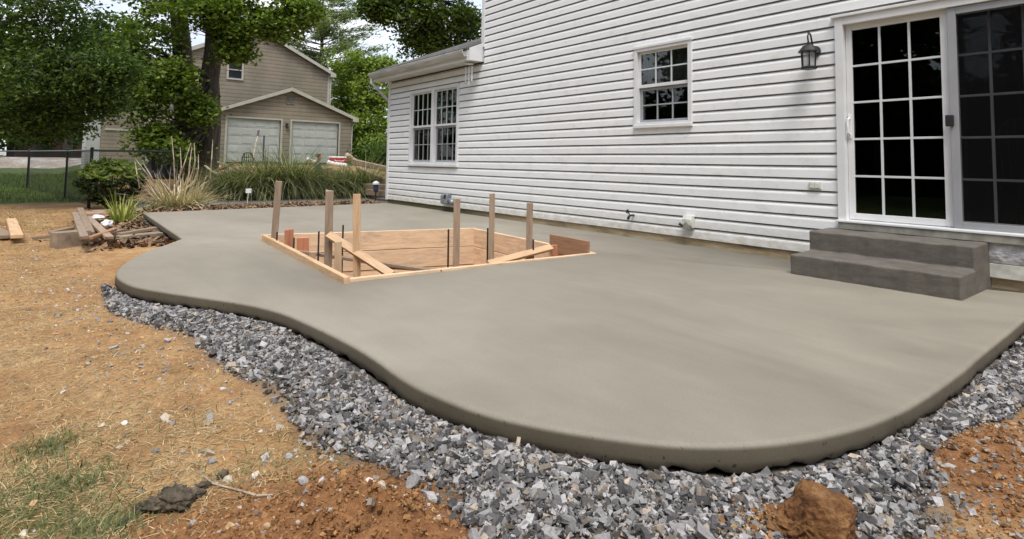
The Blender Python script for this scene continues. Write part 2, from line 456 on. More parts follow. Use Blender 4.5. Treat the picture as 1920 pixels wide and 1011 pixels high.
# ------------------------------------------------------------------ object helpers
def base_of(p):
    v = Vector((0, 0, 0))
    while p is not None:
        v += p.location; p = p.parent
    return v
def tag(o, label=None, cat=None, group=None, kind=None):
    if label: o['label'] = label
    if cat: o['category'] = cat
    if group: o['group'] = group
    if kind: o['kind'] = kind
    return o
def empty(name, loc, parent=None):
    o = bpy.data.objects.new(name, None)
    COL.objects.link(o)
    o.empty_display_size = 0.2
    o.parent = parent
    o.location = Vector(loc) - base_of(parent)
    return o
def thing(name, loc, label, cat, group=None):
    return tag(empty(name, loc), label, cat, group)
def link(name, me, parent=None, loc=None):
    o = bpy.data.objects.new(name, me)
    COL.objects.link(o)
    o.parent = parent
    if loc is not None: o.location = Vector(loc) - base_of(parent)
    return o
class MB:
    def __init__(s):
        s.v = []; s.f = []; s.m = []
    def quad(s, a, b, c, d, mi=0):
        i = len(s.v); s.v += [tuple(a), tuple(b), tuple(c), tuple(d)]; s.f.append((i, i + 1, i + 2, i + 3)); s.m.append(mi)
    def box(s, x0, x1, y0, y1, z0, z1, mi=0):
        i = len(s.v)
        s.v += [(x, y, z) for z in (z0, z1) for y in (y0, y1) for x in (x0, x1)]
        for q in ((0, 2, 3, 1), (4, 5, 7, 6), (0, 1, 5, 4), (2, 6, 7, 3), (0, 4, 6, 2), (1, 3, 7, 5)):
            s.f.append(tuple(i + k for k in q)); s.m.append(mi)
        return s
    def prism(s, pts, axis, a, b, mi=0):
        """polygon pts (2-D) extruded along axis 'x' or 'y' or 'z' from a to b"""
        def P(p, t):
            return (t, p[0], p[1]) if axis == 'x' else (p[0], t, p[1]) if axis == 'y' else (p[0], p[1], t)
        i = len(s.v); n = len(pts)
        s.v += [P(p, a) for p in pts] + [P(p, b) for p in pts]
        for k in range(n):
            j = (k + 1) % n
            s.f.append((i + k, i + j, i + n + j, i + n + k)); s.m.append(mi)
        s.f.append(tuple(i + k for k in reversed(range(n)))); s.m.append(mi)
        s.f.append(tuple(i + n + k for k in range(n))); s.m.append(mi)
        return s
    def tube(s, pts, rad, n=8, mi=0, cap=True):
        pts = [Vector(p) for p in pts]
        if not hasattr(rad, '__len__'): rad = [rad] * len(pts)
        i0 = len(s.v)
        for k, p in enumerate(pts):
            d = (pts[min(k + 1, len(pts) - 1)] - pts[max(k - 1, 0)]).normalized()
            a = d.orthogonal().normalized() if k == 0 else (a - d * a.dot(d)).normalized()
            b = d.cross(a)
            for q in range(n):
                t = 2 * math.pi * q / n
                s.v.append(tuple(p + (a * math.cos(t) + b * math.sin(t)) * rad[k]))
        for k in range(len(pts) - 1):
            for q in range(n):
                r = (q + 1) % n
                s.f.append((i0 + k * n + q, i0 + k * n + r, i0 + (k + 1) * n + r, i0 + (k + 1) * n + q)); s.m.append(mi)
        if cap:
            s.f.append(tuple(i0 + q for q in reversed(range(n)))); s.m.append(mi)
            e = i0 + (len(pts) - 1) * n
            s.f.append(tuple(e + q for q in range(n))); s.m.append(mi)
        return s
    def lathe(s, c, prof, n=16, mi=0):
        """prof: list of (r, z) bottom to top about vertical axis through c"""
        i0 = len(s.v)
        for r, z in prof:
            for q in range(n):
                t = 2 * math.pi * q / n
                s.v.append((c[0] + r * math.cos(t), c[1] + r * math.sin(t), c[2] + z))
        for k in range(len(prof) - 1):
            for q in range(n):
                r = (q + 1) % n
                s.f.append((i0 + k * n + q, i0 + k * n + r, i0 + (k + 1) * n + r, i0 + (k + 1) * n + q)); s.m.append(mi)
        s.f.append(tuple(i0 + q for q in reversed(range(n)))); s.m.append(mi)
        e = i0 + (len(prof) - 1) * n
        s.f.append(tuple(e + q for q in range(n))); s.m.append(mi)
        return s
    def build(s, name, mats, parent=None, smooth=False, bevel=0.0, loc=None, seg=2):
        if isinstance(mats, str): mats = [mats]
        o0 = base_of(parent) if loc is None else Vector(loc)
        me = bpy.data.meshes.new(name)
        me.from_pydata([(x - o0.x, y - o0.y, z - o0.z) for x, y, z in s.v], [], s.f)
        for k in mats: me.materials.append(M[k])
        if len(mats) > 1: me.polygons.foreach_set('material_index', s.m)
        if smooth: me.polygons.foreach_set('use_smooth', [True] * len(me.polygons))
        me.update()
        o = link(name, me, parent, o0)
        if bevel:
            b = o.modifiers.new('bevel', 'BEVEL'); b.width = bevel; b.segments = seg; b.limit_method = 'ANGLE'
        return o
def np_mesh(name, verts, faces_flat, nper, mats, tint=None, smooth=False, parent=None, loc=None):
    """verts (N,3), faces (K,nper) -> object, with an optional per-vertex 'tint' colour"""
    o0 = base_of(parent) if loc is None else Vector(loc)
    verts = np.asarray(verts, np.float32) - np.array(o0, np.float32)
    faces = np.asarray(faces_flat, np.int32)
    me = bpy.data.meshes.new(name)
    me.vertices.add(len(verts)); me.vertices.foreach_set('co', verts.ravel())
    me.loops.add(faces.size); me.loops.foreach_set('vertex_index', faces.ravel())
    me.polygons.add(len(faces))
    me.polygons.foreach_set('loop_start', np.arange(0, faces.size, nper, dtype=np.int32))
    me.materials.append(M[mats])
    if smooth: me.polygons.foreach_set('use_smooth', np.ones(len(faces), bool))
    else: me.polygons.foreach_set('use_smooth', np.zeros(len(faces), bool))
    me.update(calc_edges=True)
    if tint is not None:
        a = me.color_attributes.new('tint', 'FLOAT_COLOR', 'POINT')
        t = np.ones((len(verts), 4), np.float32); t[:, :3] = tint
        a.data.foreach_set('color', t.ravel())
    return link(name, me, parent, o0)
def plank(name, p0, p1, wdt, thk, mat, parent=None, up=(0, 0, 1), bevel=0.003, ragged=0.0):
    """a sawn board from p0 to p1; local x runs along it (grain), y = width, z = thickness (towards up)"""
    p0 = Vector(p0); p1 = Vector(p1); d = p1 - p0; ln = d.length; d.normalize()
    z = Vector(up); z = (z - d * z.dot(d)).normalized(); y = z.cross(d)
    me = bpy.data.meshes.new(name)
    nseg = max(1, int(ln / 0.3)); vs = []; fs = []
    for k in range(nseg + 1):
        x = -ln / 2 + ln * k / nseg
        j = [random.uniform(-1, 1) * ragged for _ in range(4)] if k in (0, nseg) else [0] * 4
        wob = random.uniform(-1, 1) * 0.0015
        vs += [(x + j[0], -wdt / 2, -thk / 2 + wob), (x + j[1], wdt / 2, -thk / 2 + wob), (x + j[2], wdt / 2, thk / 2 + wob), (x + j[3], -wdt / 2, thk / 2 + wob)]
    for k in range(nseg):
        a = 4 * k
        for q in range(4):
            r = (q + 1) % 4
            fs.append((a + q, a + 4 + q, a + 4 + r, a + r))
    fs.append((0, 1, 2, 3)); fs.append((4 * nseg + 3, 4 * nseg + 2, 4 * nseg + 1, 4 * nseg))
    me.from_pydata(vs, [], fs); me.materials.append(M[mat]); me.update()
    o = link(name, me, parent)
    mw = Matrix((d, y, z)).transposed().to_4x4(); mw.translation = (p0 + p1) / 2 - base_of(parent)
    o.matrix_local = mw
    if bevel:
        b = o.modifiers.new('bevel', 'BEVEL'); b.width = bevel; b.segments = 1; b.limit_method = 'ANGLE'
    return o
def smoothstep(a, b, x):
    t = np.clip((x - a) / (b - a), 0, 1); return t * t * (3 - 2 * t)
def vnoise(x, y, seed=0):
    """cheap smooth value noise, vectorised, about -1..1"""
    r = np.random.default_rng(seed).uniform(-1, 1, (64, 64))
    xi = np.floor(x).astype(int); yi = np.floor(y).astype(int); fx = x - xi; fy = y - yi
    fx = fx * fx * (3 - 2 * fx); fy = fy * fy * (3 - 2 * fy)
    g = lambda i, j: r[i % 64, j % 64]
    return (g(xi, yi) * (1 - fx) + g(xi + 1, yi) * fx) * (1 - fy) + (g(xi, yi + 1) * (1 - fx) + g(xi + 1, yi + 1) * fx) * fy
def in_poly(x, y, poly):
    c = np.zeros(x.shape, bool); n = len(poly)
    for i in range(n):
        x0, y0 = poly[i]; x1, y1 = poly[(i + 1) % n]
        if y0 == y1: continue
        t = ((y0 > y) != (y1 > y)) & (x < (x1 - x0) * (y - y0) / (y1 - y0) + x0)
        c ^= t
    return c
def poly_dist(x, y, poly):
    d = np.full(x.shape, 1e9); n = len(poly)
    for i in range(n):
        a = np.array(poly[i]); b = np.array(poly[(i + 1) % n]); e = b - a; L2 = max(e @ e, 1e-9)
        t = np.clip(((x - a[0]) * e[0] + (y - a[1]) * e[1]) / L2, 0, 1)
        d = np.minimum(d, np.hypot(x - a[0] - t * e[0], y - a[1] - t * e[1]))
    return d

# ------------------------------------------------------------------ patio outline (metres, from where its edge meets the ground plane)
edge_px = [(1920, 600), (1850, 657), (1769, 722), (1688, 771), (1606, 801), (1525, 819.5), (1444, 830), (1363, 835), (1281, 834), (1200, 826),
           (1100, 813), (1000, 796), (938, 783), (873, 763.5), (807, 736), (760, 712), (701, 670.5), (657, 644), (614, 622), (570, 602), (527, 584.5),
           (483, 573), (440, 565), (370, 555), (303, 545), (256, 537), (229, 526.5), (217, 516), (220, 505), (235.5, 491), (269, 473), (303, 461), (341, 447)]
ep = [np.array(ptZ(u, v, 0.0))[:2] for u, v in edge_px]
ep = [np.array((-0.93, 0.06))] + ep
def catmull(P, step):
    o = []
    for i in range(len(P) - 1):
        a, b, c, d = P[max(i - 1, 0)], P[i], P[i + 1], P[min(i + 2, len(P) - 1)]
        n = max(1, int(np.linalg.norm(c - b) / step))
        for k in range(n):
            t = k / n
            o.append(0.5 * ((2 * b) + (-a + c) * t + (2 * a - 5 * b + 4 * c - d) * t * t + (-a + 3 * b - 3 * c + d) * t ** 3))
    o.append(P[-1]); return o
curve = catmull(ep, 0.035)
cv = np.array(curve)
for _ in range(14):
    cv[1:-1] = cv[1:-1] * 0.5 + 0.25 * (cv[:-2] + cv[2:])
NOTCH = (-11.85, -4.77)
outline = [tuple(p) for p in cv]
for k in range(1, 41): outline.append((cv[-1][0] + (NOTCH[0] - cv[-1][0]) * k / 40, cv[-1][1] + (NOTCH[1] - cv[-1][1]) * k / 40))
for k in range(1, 41): outline.append((NOTCH[0] + (-12.2 - NOTCH[0]) * k / 40, NOTCH[1] + (0.06 - NOTCH[1]) * k / 40))
SLAB = outline
PIT = [tuple(ptZ(u, v, 0.03))[:2] for u, v in ((489, 446), (642, 524), (1119, 470.5), (891, 432))]   # A left-far, B left-near, C right-near, D right-far
GRAVEL_PX = [(190, 540), (205, 588), (290, 618), (345, 640), (405, 690), (505, 752), (548, 805), (560, 850), (640, 890), (720, 905), (770, 950), (830, 985), (850, 1020),
             (900, 1100), (1400, 1100), (1700, 1045), (1800, 990), (1810, 955), (1740, 900), (1760, 868), (1830, 815), (1920, 785)]
GRAVEL = [tuple(ptZ(u, v, -0.11))[:2] for u, v in GRAVEL_PX] + [(-0.42, -1.8), (-0.45, 0.1), (-1.2, 0.1), (-1.3, -3.0), (-2.2, -4.2), (-4.0, -4.7), (-5.6, -5.3)]

# ------------------------------------------------------------------ ground
mound_c = ptZ(640, 985, -0.08); mound2 = ptZ(1900, 890, -0.1); mound3 = ptZ(770, 1030, -0.1)
def gheight(x, y):
    z = -0.118 + 0.012 * vnoise(x * 1.7, y * 1.7, 1) + 0.008 * vnoise(x * 6, y * 6, 2) + 0.005 * vnoise(x * 15, y * 15, 3)
    z = z + 0.022 * smoothstep(-9.0, -6.5, x) * smoothstep(-6.1, -5.2, y)
    far = smoothstep(-16.0, -27.0, x) * smoothstep(-6.0, -2.5, y)
    z = z + far * 0.86
    far2 = smoothstep(-50.0, -60.0, x) * (1 - smoothstep(-6.0, -2.5, y))
    z = z + far2 * 0.9
    for c, sx, sy, h in ((mound_c, 0.36, 0.17, 0.065), (mound2, 0.3, 0.4, 0.05), (mound3, 0.28, 0.2, 0.06)):
        q = ((x - c.x) / sx) ** 2 + ((y - c.y) / sy) ** 2
        z = z + h * np.exp(-q * 1.3) * (1 + 0.5 * vnoise(x * 14, y * 14, 5) + 0.3 * vnoise(x * 35, y * 35, 6))
    # planting beds behind the slab
    z = z + 0.08 * smoothstep(-11.9, -12.6, x) * smoothstep(-17.5, -15.5, x) * smoothstep(-4.9, -4.5, y)
    return z
def axis(lo, hi, nlo, nhi, fine, grow=1.18):
    a = list(np.arange(nlo, nhi + 1e-6, fine)); s = fine
    while a[-1] < hi: s *= grow; a.append(a[-1] + s)
    s = fine
    while a[0] > lo: s *= grow; a.insert(0, a[0] - s)
    return np.array(a)
gx = axis(-420, 220, -9.0, 1.0, 0.04); gy = axis(-220, 420, -6.7, -1.0, 0.04)
GX, GY = np.meshgrid(gx, gy, indexing='ij')
GZ = gheight(GX, GY)
inside = in_poly(GX, GY, SLAB); dS = poly_dist(GX, GY, SLAB[::3])
GZ = np.where(inside & (dS > 0.05), -0.2, GZ)
pc = np.mean(PIT, axis=0)
PITB = [tuple(pc + (np.array(p) - pc) * 1.06) for p in PIT]
GZ = np.where(in_poly(GX, GY, PITB), -0.72 + 0.03 * vnoise(GX * 5, GY * 5, 8), GZ)
inG = in_poly(GX, GY, GRAVEL); dG = poly_dist(GX, GY, GRAVEL)
gm = np.where(inG, 0.5 + np.minimum(dG / 0.45, 0.5), 0.5 - np.minimum(dG / 0.45, 0.5)) - 0.12
GZ = GZ - np.where(inG & ~inside, 0.05 * np.clip(1 - dS / 0.07, 0, 1), 0)
# lawn: beyond the bare strip to the left, and everywhere far away; patches in the near left corner
lawn_edge = ptZ(80, 381, -0.11)
lm = 0.5 + 0.5 * np.clip((lawn_edge.x - GX) / 1.2, -1, 1) * 1.0
lm = np.where((GX < -12) & (GY > -4.9) & (GX > -17), 0.1, lm)
lm = np.where((GX > -28) & (GX < -15.5) & (GY > -4.5) & (GY < 8), 0.35, lm)
for (u, v, r) in ((130, 905, 0.10), (40, 960, 0.2), (190, 985, 0.12), (180, 440, 0.25), (90, 835, 0.07)):
    c = ptZ(u, v, -0.11)
    lm = np.maximum(lm, 0.62 * np.exp(-((GX - c.x) ** 2 + (GY - c.y) ** 2) / (2 * r * r)))
lm = np.where(GX > 2.0, 0.9, lm); lm = np.where(GY < -9.5, 0.95, lm)
bedm = ((GX < -11.85) & (GX > -16.5) & (GY > -4.85) & (GY < 3)) | ((GX > -12) & (GX < -8.3) & (GY > -5.3) & (GY < -4.7))
gm = np.where(bedm, 0.9, gm)
rm = np.zeros_like(GX)
for c, r, a in ((mound_c, 0.3, 1.0), (mound3, 0.32, 1.0), (mound2, 0.36, 1.0), (ptZ(1500, 1010, -0.1), 0.12, 0.8), (ptZ(420, 1000, -0.1), 0.25, 0.85), (ptZ(300, 985, -.1), 0.12, 0.7), (ptZ(560, 700, -.1), 0.2, 0.42)):
    rm = np.maximum(rm, a * np.exp(-((GX - c.x) ** 2 + (GY - c.y) ** 2) / (2 * r * r)))
nx, ny = GX.shape
idx = np.arange(nx * ny).reshape(nx, ny)
gf = np.stack([idx[:-1, :-1], idx[1:, :-1], idx[1:, 1:], idx[:-1, 1:]], -1).reshape(-1, 4)
gv = np.stack([GX, GY, GZ], -1).reshape(-1, 3)
ground = np_mesh('ground', gv, gf, 4, 'ground_soil', smooth=True)
a = ground.data.color_attributes.new('mask', 'FLOAT_COLOR', 'POINT')
a.data.foreach_set('color', np.stack([lm, gm, rm, np.ones_like(lm)], -1).astype(np.float32).ravel())
tag(ground, kind='structure')
def gz(x, y):
    return float(gheight(np.array([float(x)]), np.array([float(y)]))[0])

# neighbour's driveway: a gravelled band beyond the fence
b = MB()
def drive_strip(name, pts, mat, lift):
    b = MB(); N = 60; ys = np.linspace(pts[0][1], pts[1][1], N)
    for k in range(N - 1):
        y0, y1 = ys[k], ys[k + 1]
        for j in range(12):
            xa = pts[0][0] + (pts[1][0] - pts[0][0]) * j / 12; xb = pts[0][0] + (pts[1][0] - pts[0][0]) * (j + 1) / 12
            b.quad((xb, y0, gz(xb, y0) + lift), (xa, y0, gz(xa, y0) + lift), (xa, y1, gz(xa, y1) + lift), (xb, y1, gz(xb, y1) + lift))
    return tag(b.build(name, mat, smooth=True), kind='structure')
drive_strip('driveway', ((-51.0, -40.0), (-66.0, -3.2)), 'drive', 0.03)

# ------------------------------------------------------------------ patio slab
def slab():
    bm = bmesh.new()
    O = np.array(SLAB); n = len(O)
    nxt = np.roll(O, -1, 0) - np.roll(O, 1, 0)
    nrm = np.stack([nxt[:, 1], -nxt[:, 0]], 1); nrm /= np.linalg.norm(nrm, axis=1)[:, None]
    cen = O + nrm * 0.02
    if in_poly(cen[:, 0], cen[:, 1], SLAB).mean() < 0.5: nrm = -nrm     # nrm points inwards
    wob = 0.006 * vnoise(np.arange(n) * 0.11, np.zeros(n), 4) + 0.003 * vnoise(np.arange(n) * 0.9, np.zeros(n), 14)
    drip = 0.012 * vnoise(np.arange(n) * 0.7, np.zeros(n), 15) + 0.008 * vnoise(np.arange(n) * 2.3, np.zeros(n), 16)
    R = 0.024; rings = []
    prof = [(0.10, -0.17), (0.075, -0.105), (0.012, -0.094), (0.001, -0.086), (0.0, -0.06), (0.0, -R)] + [(R - R * math.cos(t), -R + R * math.sin(t)) for t in (0.35, 0.7, 1.05, 1.35, math.pi / 2)]
    for k, (ins, z) in enumerate(prof):
        p = O + nrm * (ins + wob[:, None] * (1.0 if z < -R else 0.4))
        rings.append([bm.verts.new((q[0], q[1], z + (drip[i_] if -0.1 < z < -0.08 else 0.0))) for i_, q in enumerate(p)])
    for a, b in zip(rings[:-1], rings[1:]):
        for i in range(n):
            j = (i + 1) % n
            bm.faces.new((a[i], a[j], b[j], b[i]))
    hole = [bm.verts.new((x, y, 0.0)) for x, y in PIT]
    hb = [bm.verts.new((x, y, -0.14)) for x, y in PIT]
    te = [bm.edges.get((rings[-1][i], rings[-1][(i + 1) % n])) for i in range(n)]
    for i in range(4):
        te.append(bm.edges.new((hole[i], hole[(i + 1) % 4])))
    bmesh.ops.triangle_fill(bm, use_beauty=True, use_dissolve=False, edges=te)
    for i in range(4):
        bm.faces.new((hole[i], hole[(i + 1) % 4], hb[(i + 1) % 4], hb[i]))
    bmesh.ops.recalc_face_normals(bm, faces=bm.faces)
    me = bpy.data.meshes.new('patio_slab')
    for f in bm.faces: f.smooth = True
    bm.to_mesh(me); bm.free()
    me.materials.append(M['fresh_concrete'])
    return link('patio_slab', me)
tag(slab(), kind='structure')

# ------------------------------------------------------------------ the white house
H = thing('white_house', (-6, 0, 0), 'white vinyl sided house with sliding patio door and low wing beside the fresh patio', 'house')
Z0, E_ = 0.09, 0.127
KW = (-5.0, -4.11, 1.462, 2.51)                 # kitchen window outer trim
LW = (-11.19, -9.27, 0.895, 2.478)              # twin window
DR = (-2.455, -0.70, 0.40, 2.445)               # patio door
MAINX, WINGX, RIGHTX, EAVE = -8.53, -12.22, 3.2, 2.80
core = MB()
YB0, YB1 = 0.028, 0.16
def cut_wall(x0, x1, z0, z1, opens):
    xs = sorted({x0, x1} | {v for o in opens for v in o[:2] if x0 < v < x1})
    for a_, b_ in zip(xs[:-1], xs[1:]):
        zs = [(z0, z1)]
        for o in opens:
            if o[0] < (a_ + b_) / 2 < o[1]:
                nz_ = []
                for p, q in zs:
                    if o[2] > p: nz_.append((p, min(q, o[2])))
                    if o[3] < q: nz_.append((max(p, o[3]), q))
                zs = nz_
        for p, q in zs:
            if q - p > 1e-4: core.box(a_, b_, YB0, YB1, p, q)
ins = 0.03
opens = [(o[0] + ins, o[1] - ins, o[2] + ins, o[3] - ins) for o in (KW, LW, DR)]
cut_wall(WINGX + 0.01, RIGHTX, 0.04, 2.95, opens)
core.box(MAINX + 0.01, RIGHTX, YB0, YB1, 2.95, 5.75)
core.box(WINGX + 0.01, WINGX + 0.15, YB1, 7.0, 0.04, 2.9)
core.box(MAINX + 0.01, MAINX + 0.15, YB1, 7.0, 2.9, 5.75)
core.box(RIGHTX - 0.15, RIGHTX, YB1, 7.0, 0.04, 5.75)
core.box(WINGX + 0.01, RIGHTX, 7.0, 7.15, 0.04, 5.75)
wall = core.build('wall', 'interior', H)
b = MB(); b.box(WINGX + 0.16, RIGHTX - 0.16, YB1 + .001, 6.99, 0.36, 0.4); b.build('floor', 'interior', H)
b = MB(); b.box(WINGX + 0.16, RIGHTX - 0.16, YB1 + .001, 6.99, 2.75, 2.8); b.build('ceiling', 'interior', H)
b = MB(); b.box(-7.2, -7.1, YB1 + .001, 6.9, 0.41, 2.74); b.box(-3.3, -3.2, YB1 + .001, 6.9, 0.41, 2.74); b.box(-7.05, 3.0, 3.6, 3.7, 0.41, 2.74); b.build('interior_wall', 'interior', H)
b = MB(); b.box(WINGX + 0.02, RIGHTX, 0.022, 0.20, -0.6, Z0 + 0.02); b.build('foundation', 'foundation', H)

PROF = [(0.017, 0.002), (0.0, 0.003), (0.001, 0.080), (0.004, 0.093), (0.013, 0.105), (0.018, 0.133)]   # (y, z) of one lap course
def clip_prof(lo, hi):
    o = []
    for (y0, z0), (y1, z1) in zip(PROF[:-1], PROF[1:]):
        if z1 <= lo or z0 >= hi: continue
        a_ = max(z0, lo); b_ = min(z1, hi)
        f = lambda z: y0 + (y1 - y0) * (z - z0) / (z1 - z0) if z1 > z0 else y0
        if not o: o.append((f(a_), a_))
        o.append((f(b_), b_))
    return o
covers = [KW, LW, DR, (-2.45, RIGHTX, 0.0, 0.40), (-2.0, RIGHTX, 0.21, 0.40)]
for i in range(44):
    z = Z0 + i * E_
    x0, x1 = (WINGX + 0.05, RIGHTX) if z < EAVE - 0.06 else (MAINX + 0.055, RIGHTX)
    xs = {x0, x1}
    for o in covers:
        if o[2] < z + E_ and o[3] > z:
            for q in (o[0], o[1]):
                if x0 < q < x1: xs.add(q)
    xs = sorted(xs)
    for a_, c_ in zip(xs[:-1], xs[1:]):
        segs = [(0.0, 0.133)]
        for o in covers:
            if o[0] < (a_ + c_) / 2 < o[1]:
                n2 = []
                for p, q in segs:
                    lo, hi = o[2] - z, o[3] - z
                    if hi <= p or lo >= q: n2.append((p, q)); continue
                    if lo > p + 0.012: n2.append((p, lo))
                    if hi < q - 0.012: n2.append((hi, q))
                segs = n2
        for p, q in segs:
            pr = clip_prof(p, q)
            # split into vinyl lengths that lap each other by a hair
            cuts = [a_]
            step = 3.66
            t = WINGX + ((i // 2) * 1.37) % step
            while t < c_ - 0.3:
                if t > a_ + 0.3: cuts.append(t)
                t += step
            cuts.append(c_)
            for k, (s0, s1) in enumerate(zip(cuts[:-1], cuts[1:])):
                dy = -0.0012 * (k % 2)
                e1 = s1 + (0.02 if k < len(cuts) - 2 and k % 2 else 0)
                b = MB()
                nn = max(1, int((e1 - s0) / 0.6))
                for g in range(nn):
                    xa = s0 + (e1 - s0) * g / nn; xb = s0 + (e1 - s0) * (g + 1) / nn
                    wa = 0.0018 * math.sin(xa * 2.1 + i * 1.7) ; wb = 0.0018 * math.sin(xb * 2.1 + i * 1.7)
                    for (y0, q0), (y1, q1) in zip(pr[:-1], pr[1:]):
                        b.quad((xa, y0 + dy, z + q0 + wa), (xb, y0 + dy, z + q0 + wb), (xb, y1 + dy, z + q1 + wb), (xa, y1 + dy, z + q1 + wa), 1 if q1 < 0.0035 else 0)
                if b.f: b.build('siding_board', ['vinyl_siding', 'lap_shade_grime'], wall)
# corner posts, starter strip
b = MB(); b.box(WINGX - 0.03, WINGX + 0.055, -0.014, 0.07, Z0 - 0.01, EAVE); b.build('corner_post', 'white_trim', H, bevel=0.004)
b = MB(); b.box(MAINX - 0.03, MAINX + 0.06, -0.014, 0.07, 3.06, 5.75); b.build('corner_post', 'white_trim', H, bevel=0.004)
# plain side wall of the wing facing the neighbour, and upper storey side
b = MB(); b.box(WINGX - 0.012, WINGX + 0.008, 0.072, 7.1, Z0, 2.9); b.build('end_wall', 'white_trim', H)
b = MB(); b.box(MAINX - 0.012, MAINX + 0.008, 0.072, 7.1, 3.3, 5.75); b.build('end_wall', 'white_trim', H)

def panes(win, x0, x1, z0, z1, nc, nr, y, mw=0.018, mun='muntin_white', md=0.012):
    dx = (x1 - x0) / nc; dz = (z1 - z0) / nr
    for r in range(nr):
        for c in range(nc):
            b = MB(); b.box(x0 + c * dx, x0 + (c + 1) * dx, y, y + 0.004, z0 + r * dz, z0 + (r + 1) * dz)
            ti = random.uniform(-1, 1) * 0.0012
            b.v = [(vx, vy + ti * (vz - z0), vz) for vx, vy, vz in b.v]
            b.build('pane', 'glass', win)
    for c in range(1, nc):
        b = MB(); b.box(x0 + c * dx - mw / 2, x0 + c * dx + mw / 2, y - md, y + 0.008, z0, z1); b.build('muntin', mun, win, bevel=0.002)
    for r in range(1, nr):
        b = MB(); b.box(x0, x1, y - md + 0.0015, y + 0.007, z0 + r * dz - mw / 2, z0 + r * dz + mw / 2); b.build('muntin', mun, win, bevel=0.002)
def frame(win, name, x0, x1, z0, z1, t, y0, y1, mat='white_trim', bt=None):
    bt = bt or t
    b = MB()
    b.box(x0, x0 + t, y0, y1, z0, z1); b.box(x1 - t, x1, y0, y1, z0, z1)
    b.box(x0 + t, x1 - t, y0 + .001, y1, z1 - t, z1); b.box(x0 + t, x1 - t, y0 + .001, y1, z0, z0 + bt)
    return b.build(name, mat, win, bevel=0.003)
def double_hung(win, x0, x1, z0, z1, nc):
    zm = (z0 + z1) / 2 + 0.01
    frame(win, 'upper_sash', x0, x1, zm - 0.02, z1, 0.032, 0.022, 0.05, bt=0.042)
    panes(win, x0 + 0.03, x1 - 0.03, zm + 0.02, z1 - 0.03, nc, 2, 0.036)
    frame(win, 'lower_sash', x0 + 0.004, x1 - 0.004, z0, zm - 0.022, 0.036, 0.052, 0.08, 'grey_trim')
    panes(win, x0 + 0.038, x1 - 0.038, z0 + 0.034, zm - 0.056, nc, 2, 0.066, mun='grey_trim')
win = empty('window', (-4.55, 0, 1.46), H)
frame(win, 'frame', KW[0], KW[1], KW[2], KW[3], 0.052, -0.022, 0.06)
b = MB(); b.box(KW[0] - 0.012, KW[1] + 0.012, -0.034, 0.02, KW[3] - 0.012, KW[3] + 0.022); b.build('head_trim', 'white_trim', win, bevel=0.004)
b = MB(); b.box(KW[0] - 0.004, KW[1] + 0.004, -0.036, 0.02, KW[2] - 0.022, KW[2] + 0.02); b.build('sill', 'white_trim', win, bevel=0.004)
double_hung(win, KW[0] + 0.053, KW[1] - 0.053, KW[2] + 0.053, KW[3] - 0.053, 3)
win = empty('window', (-10.2, 0, 0.9), H)
frame(win, 'frame', LW[0], LW[1], LW[2], LW[3], 0.06, -0.022, 0.06)
xm = (LW[0] + LW[1]) / 2
b = MB(); b.box(xm - 0.05, xm + 0.05, -0.021, 0.06, LW[2] + 0.06, LW[3] - 0.06); b.build('mullion', 'white_trim', win, bevel=0.004)
b = MB(); b.box(LW[0] - 0.004, LW[1] + 0.004, -0.04, 0.02, LW[2] - 0.03, LW[2] + 0.02); b.build('sill', 'white_trim', win, bevel=0.004)
for s0, s1 in ((LW[0] + 0.061, xm - 0.051), (xm + 0.051, LW[1] - 0.061)):
    double_hung(win, s0, s1, LW[2] + 0.061, LW[3] - 0.061, 4)

# patio door
D_ = empty('patio_door', (-1.6, 0, 0.4), H)
frame(D_, 'frame', DR[0], DR[1], DR[2], DR[3], 0.075, -0.03, 0.13, bt=0.06)
b = MB(); b.box(DR[0] - 0.03, DR[1] + 0.03, -0.05, 0.01, DR[3], DR[3] + 0.028); b.build('drip_cap', 'white_trim', D_, bevel=0.005)
b = MB(); b.box(DR[0] - 0.012, DR[1] + 0.012, -0.06, -0.031, DR[2] + 0.035, DR[2] + 0.055); b.build('sill', 'white_trim', D_, bevel=0.004)
b = MB(); b.box(DR[0] + 0.01, DR[1] - 0.01, -0.05, -0.002, DR[2] - 0.03, DR[2] + 0.033); b.build('threshold', 'sill_grey', D_, bevel=0.004)
px0, px1 = DR[0] + 0.077, -1.545
pz0, pz1 = DR[2] + 0.065, DR[3] - 0.077
frame(D_, 'sliding_panel', px0, px1, pz0, pz1, 0.055, 0.035, 0.075, bt=0.06)
panes(D_, px0 + 0.052, px1 - 0.052, pz0 + 0.058, pz1 - 0.052, 3, 5, 0.052, 0.02)
frame(D_, 'fixed_panel', -1.545, DR[1] - 0.077, pz0, pz1, 0.055, 0.085, 0.125)
panes(D_, -1.49, DR[1] - 0.13, pz0 + 0.05, pz1 - 0.05, 3, 5, 0.105, 0.02, 'grey_trim')
frame(D_, 'screen_frame', -1.535, DR[1] - 0.08, pz0 + 0.002, pz1 - 0.002, 0.062, -0.012, 0.012, 'grey_trim', bt=0.05)
b = MB(); b.box(-1.475, DR[1] - 0.14, 0.0, 0.001, pz0 + 0.05, pz1 - 0.06); b.build('insect_screen', 'insect_screen', D_)
b = MB(); b.box(-1.565, -1.505, -0.04, -0.013, 1.33, 1.43); b.build('screen_latch', 'black_plastic', D_, bevel=0.008)
b = MB(); hx = px0 + 0.026
b.box(hx - 0.016, hx + 0.016, 0.022, 0.034, 1.25, 1.48)
b.tube([(hx, 0.03, 1.28), (hx, -0.02, 1.30), (hx, -0.026, 1.365), (hx, -0.02, 1.43), (hx, 0.03, 1.45)], 0.011, 8)
b.build('door_handle', 'paper_white', D_, bevel=0.003)
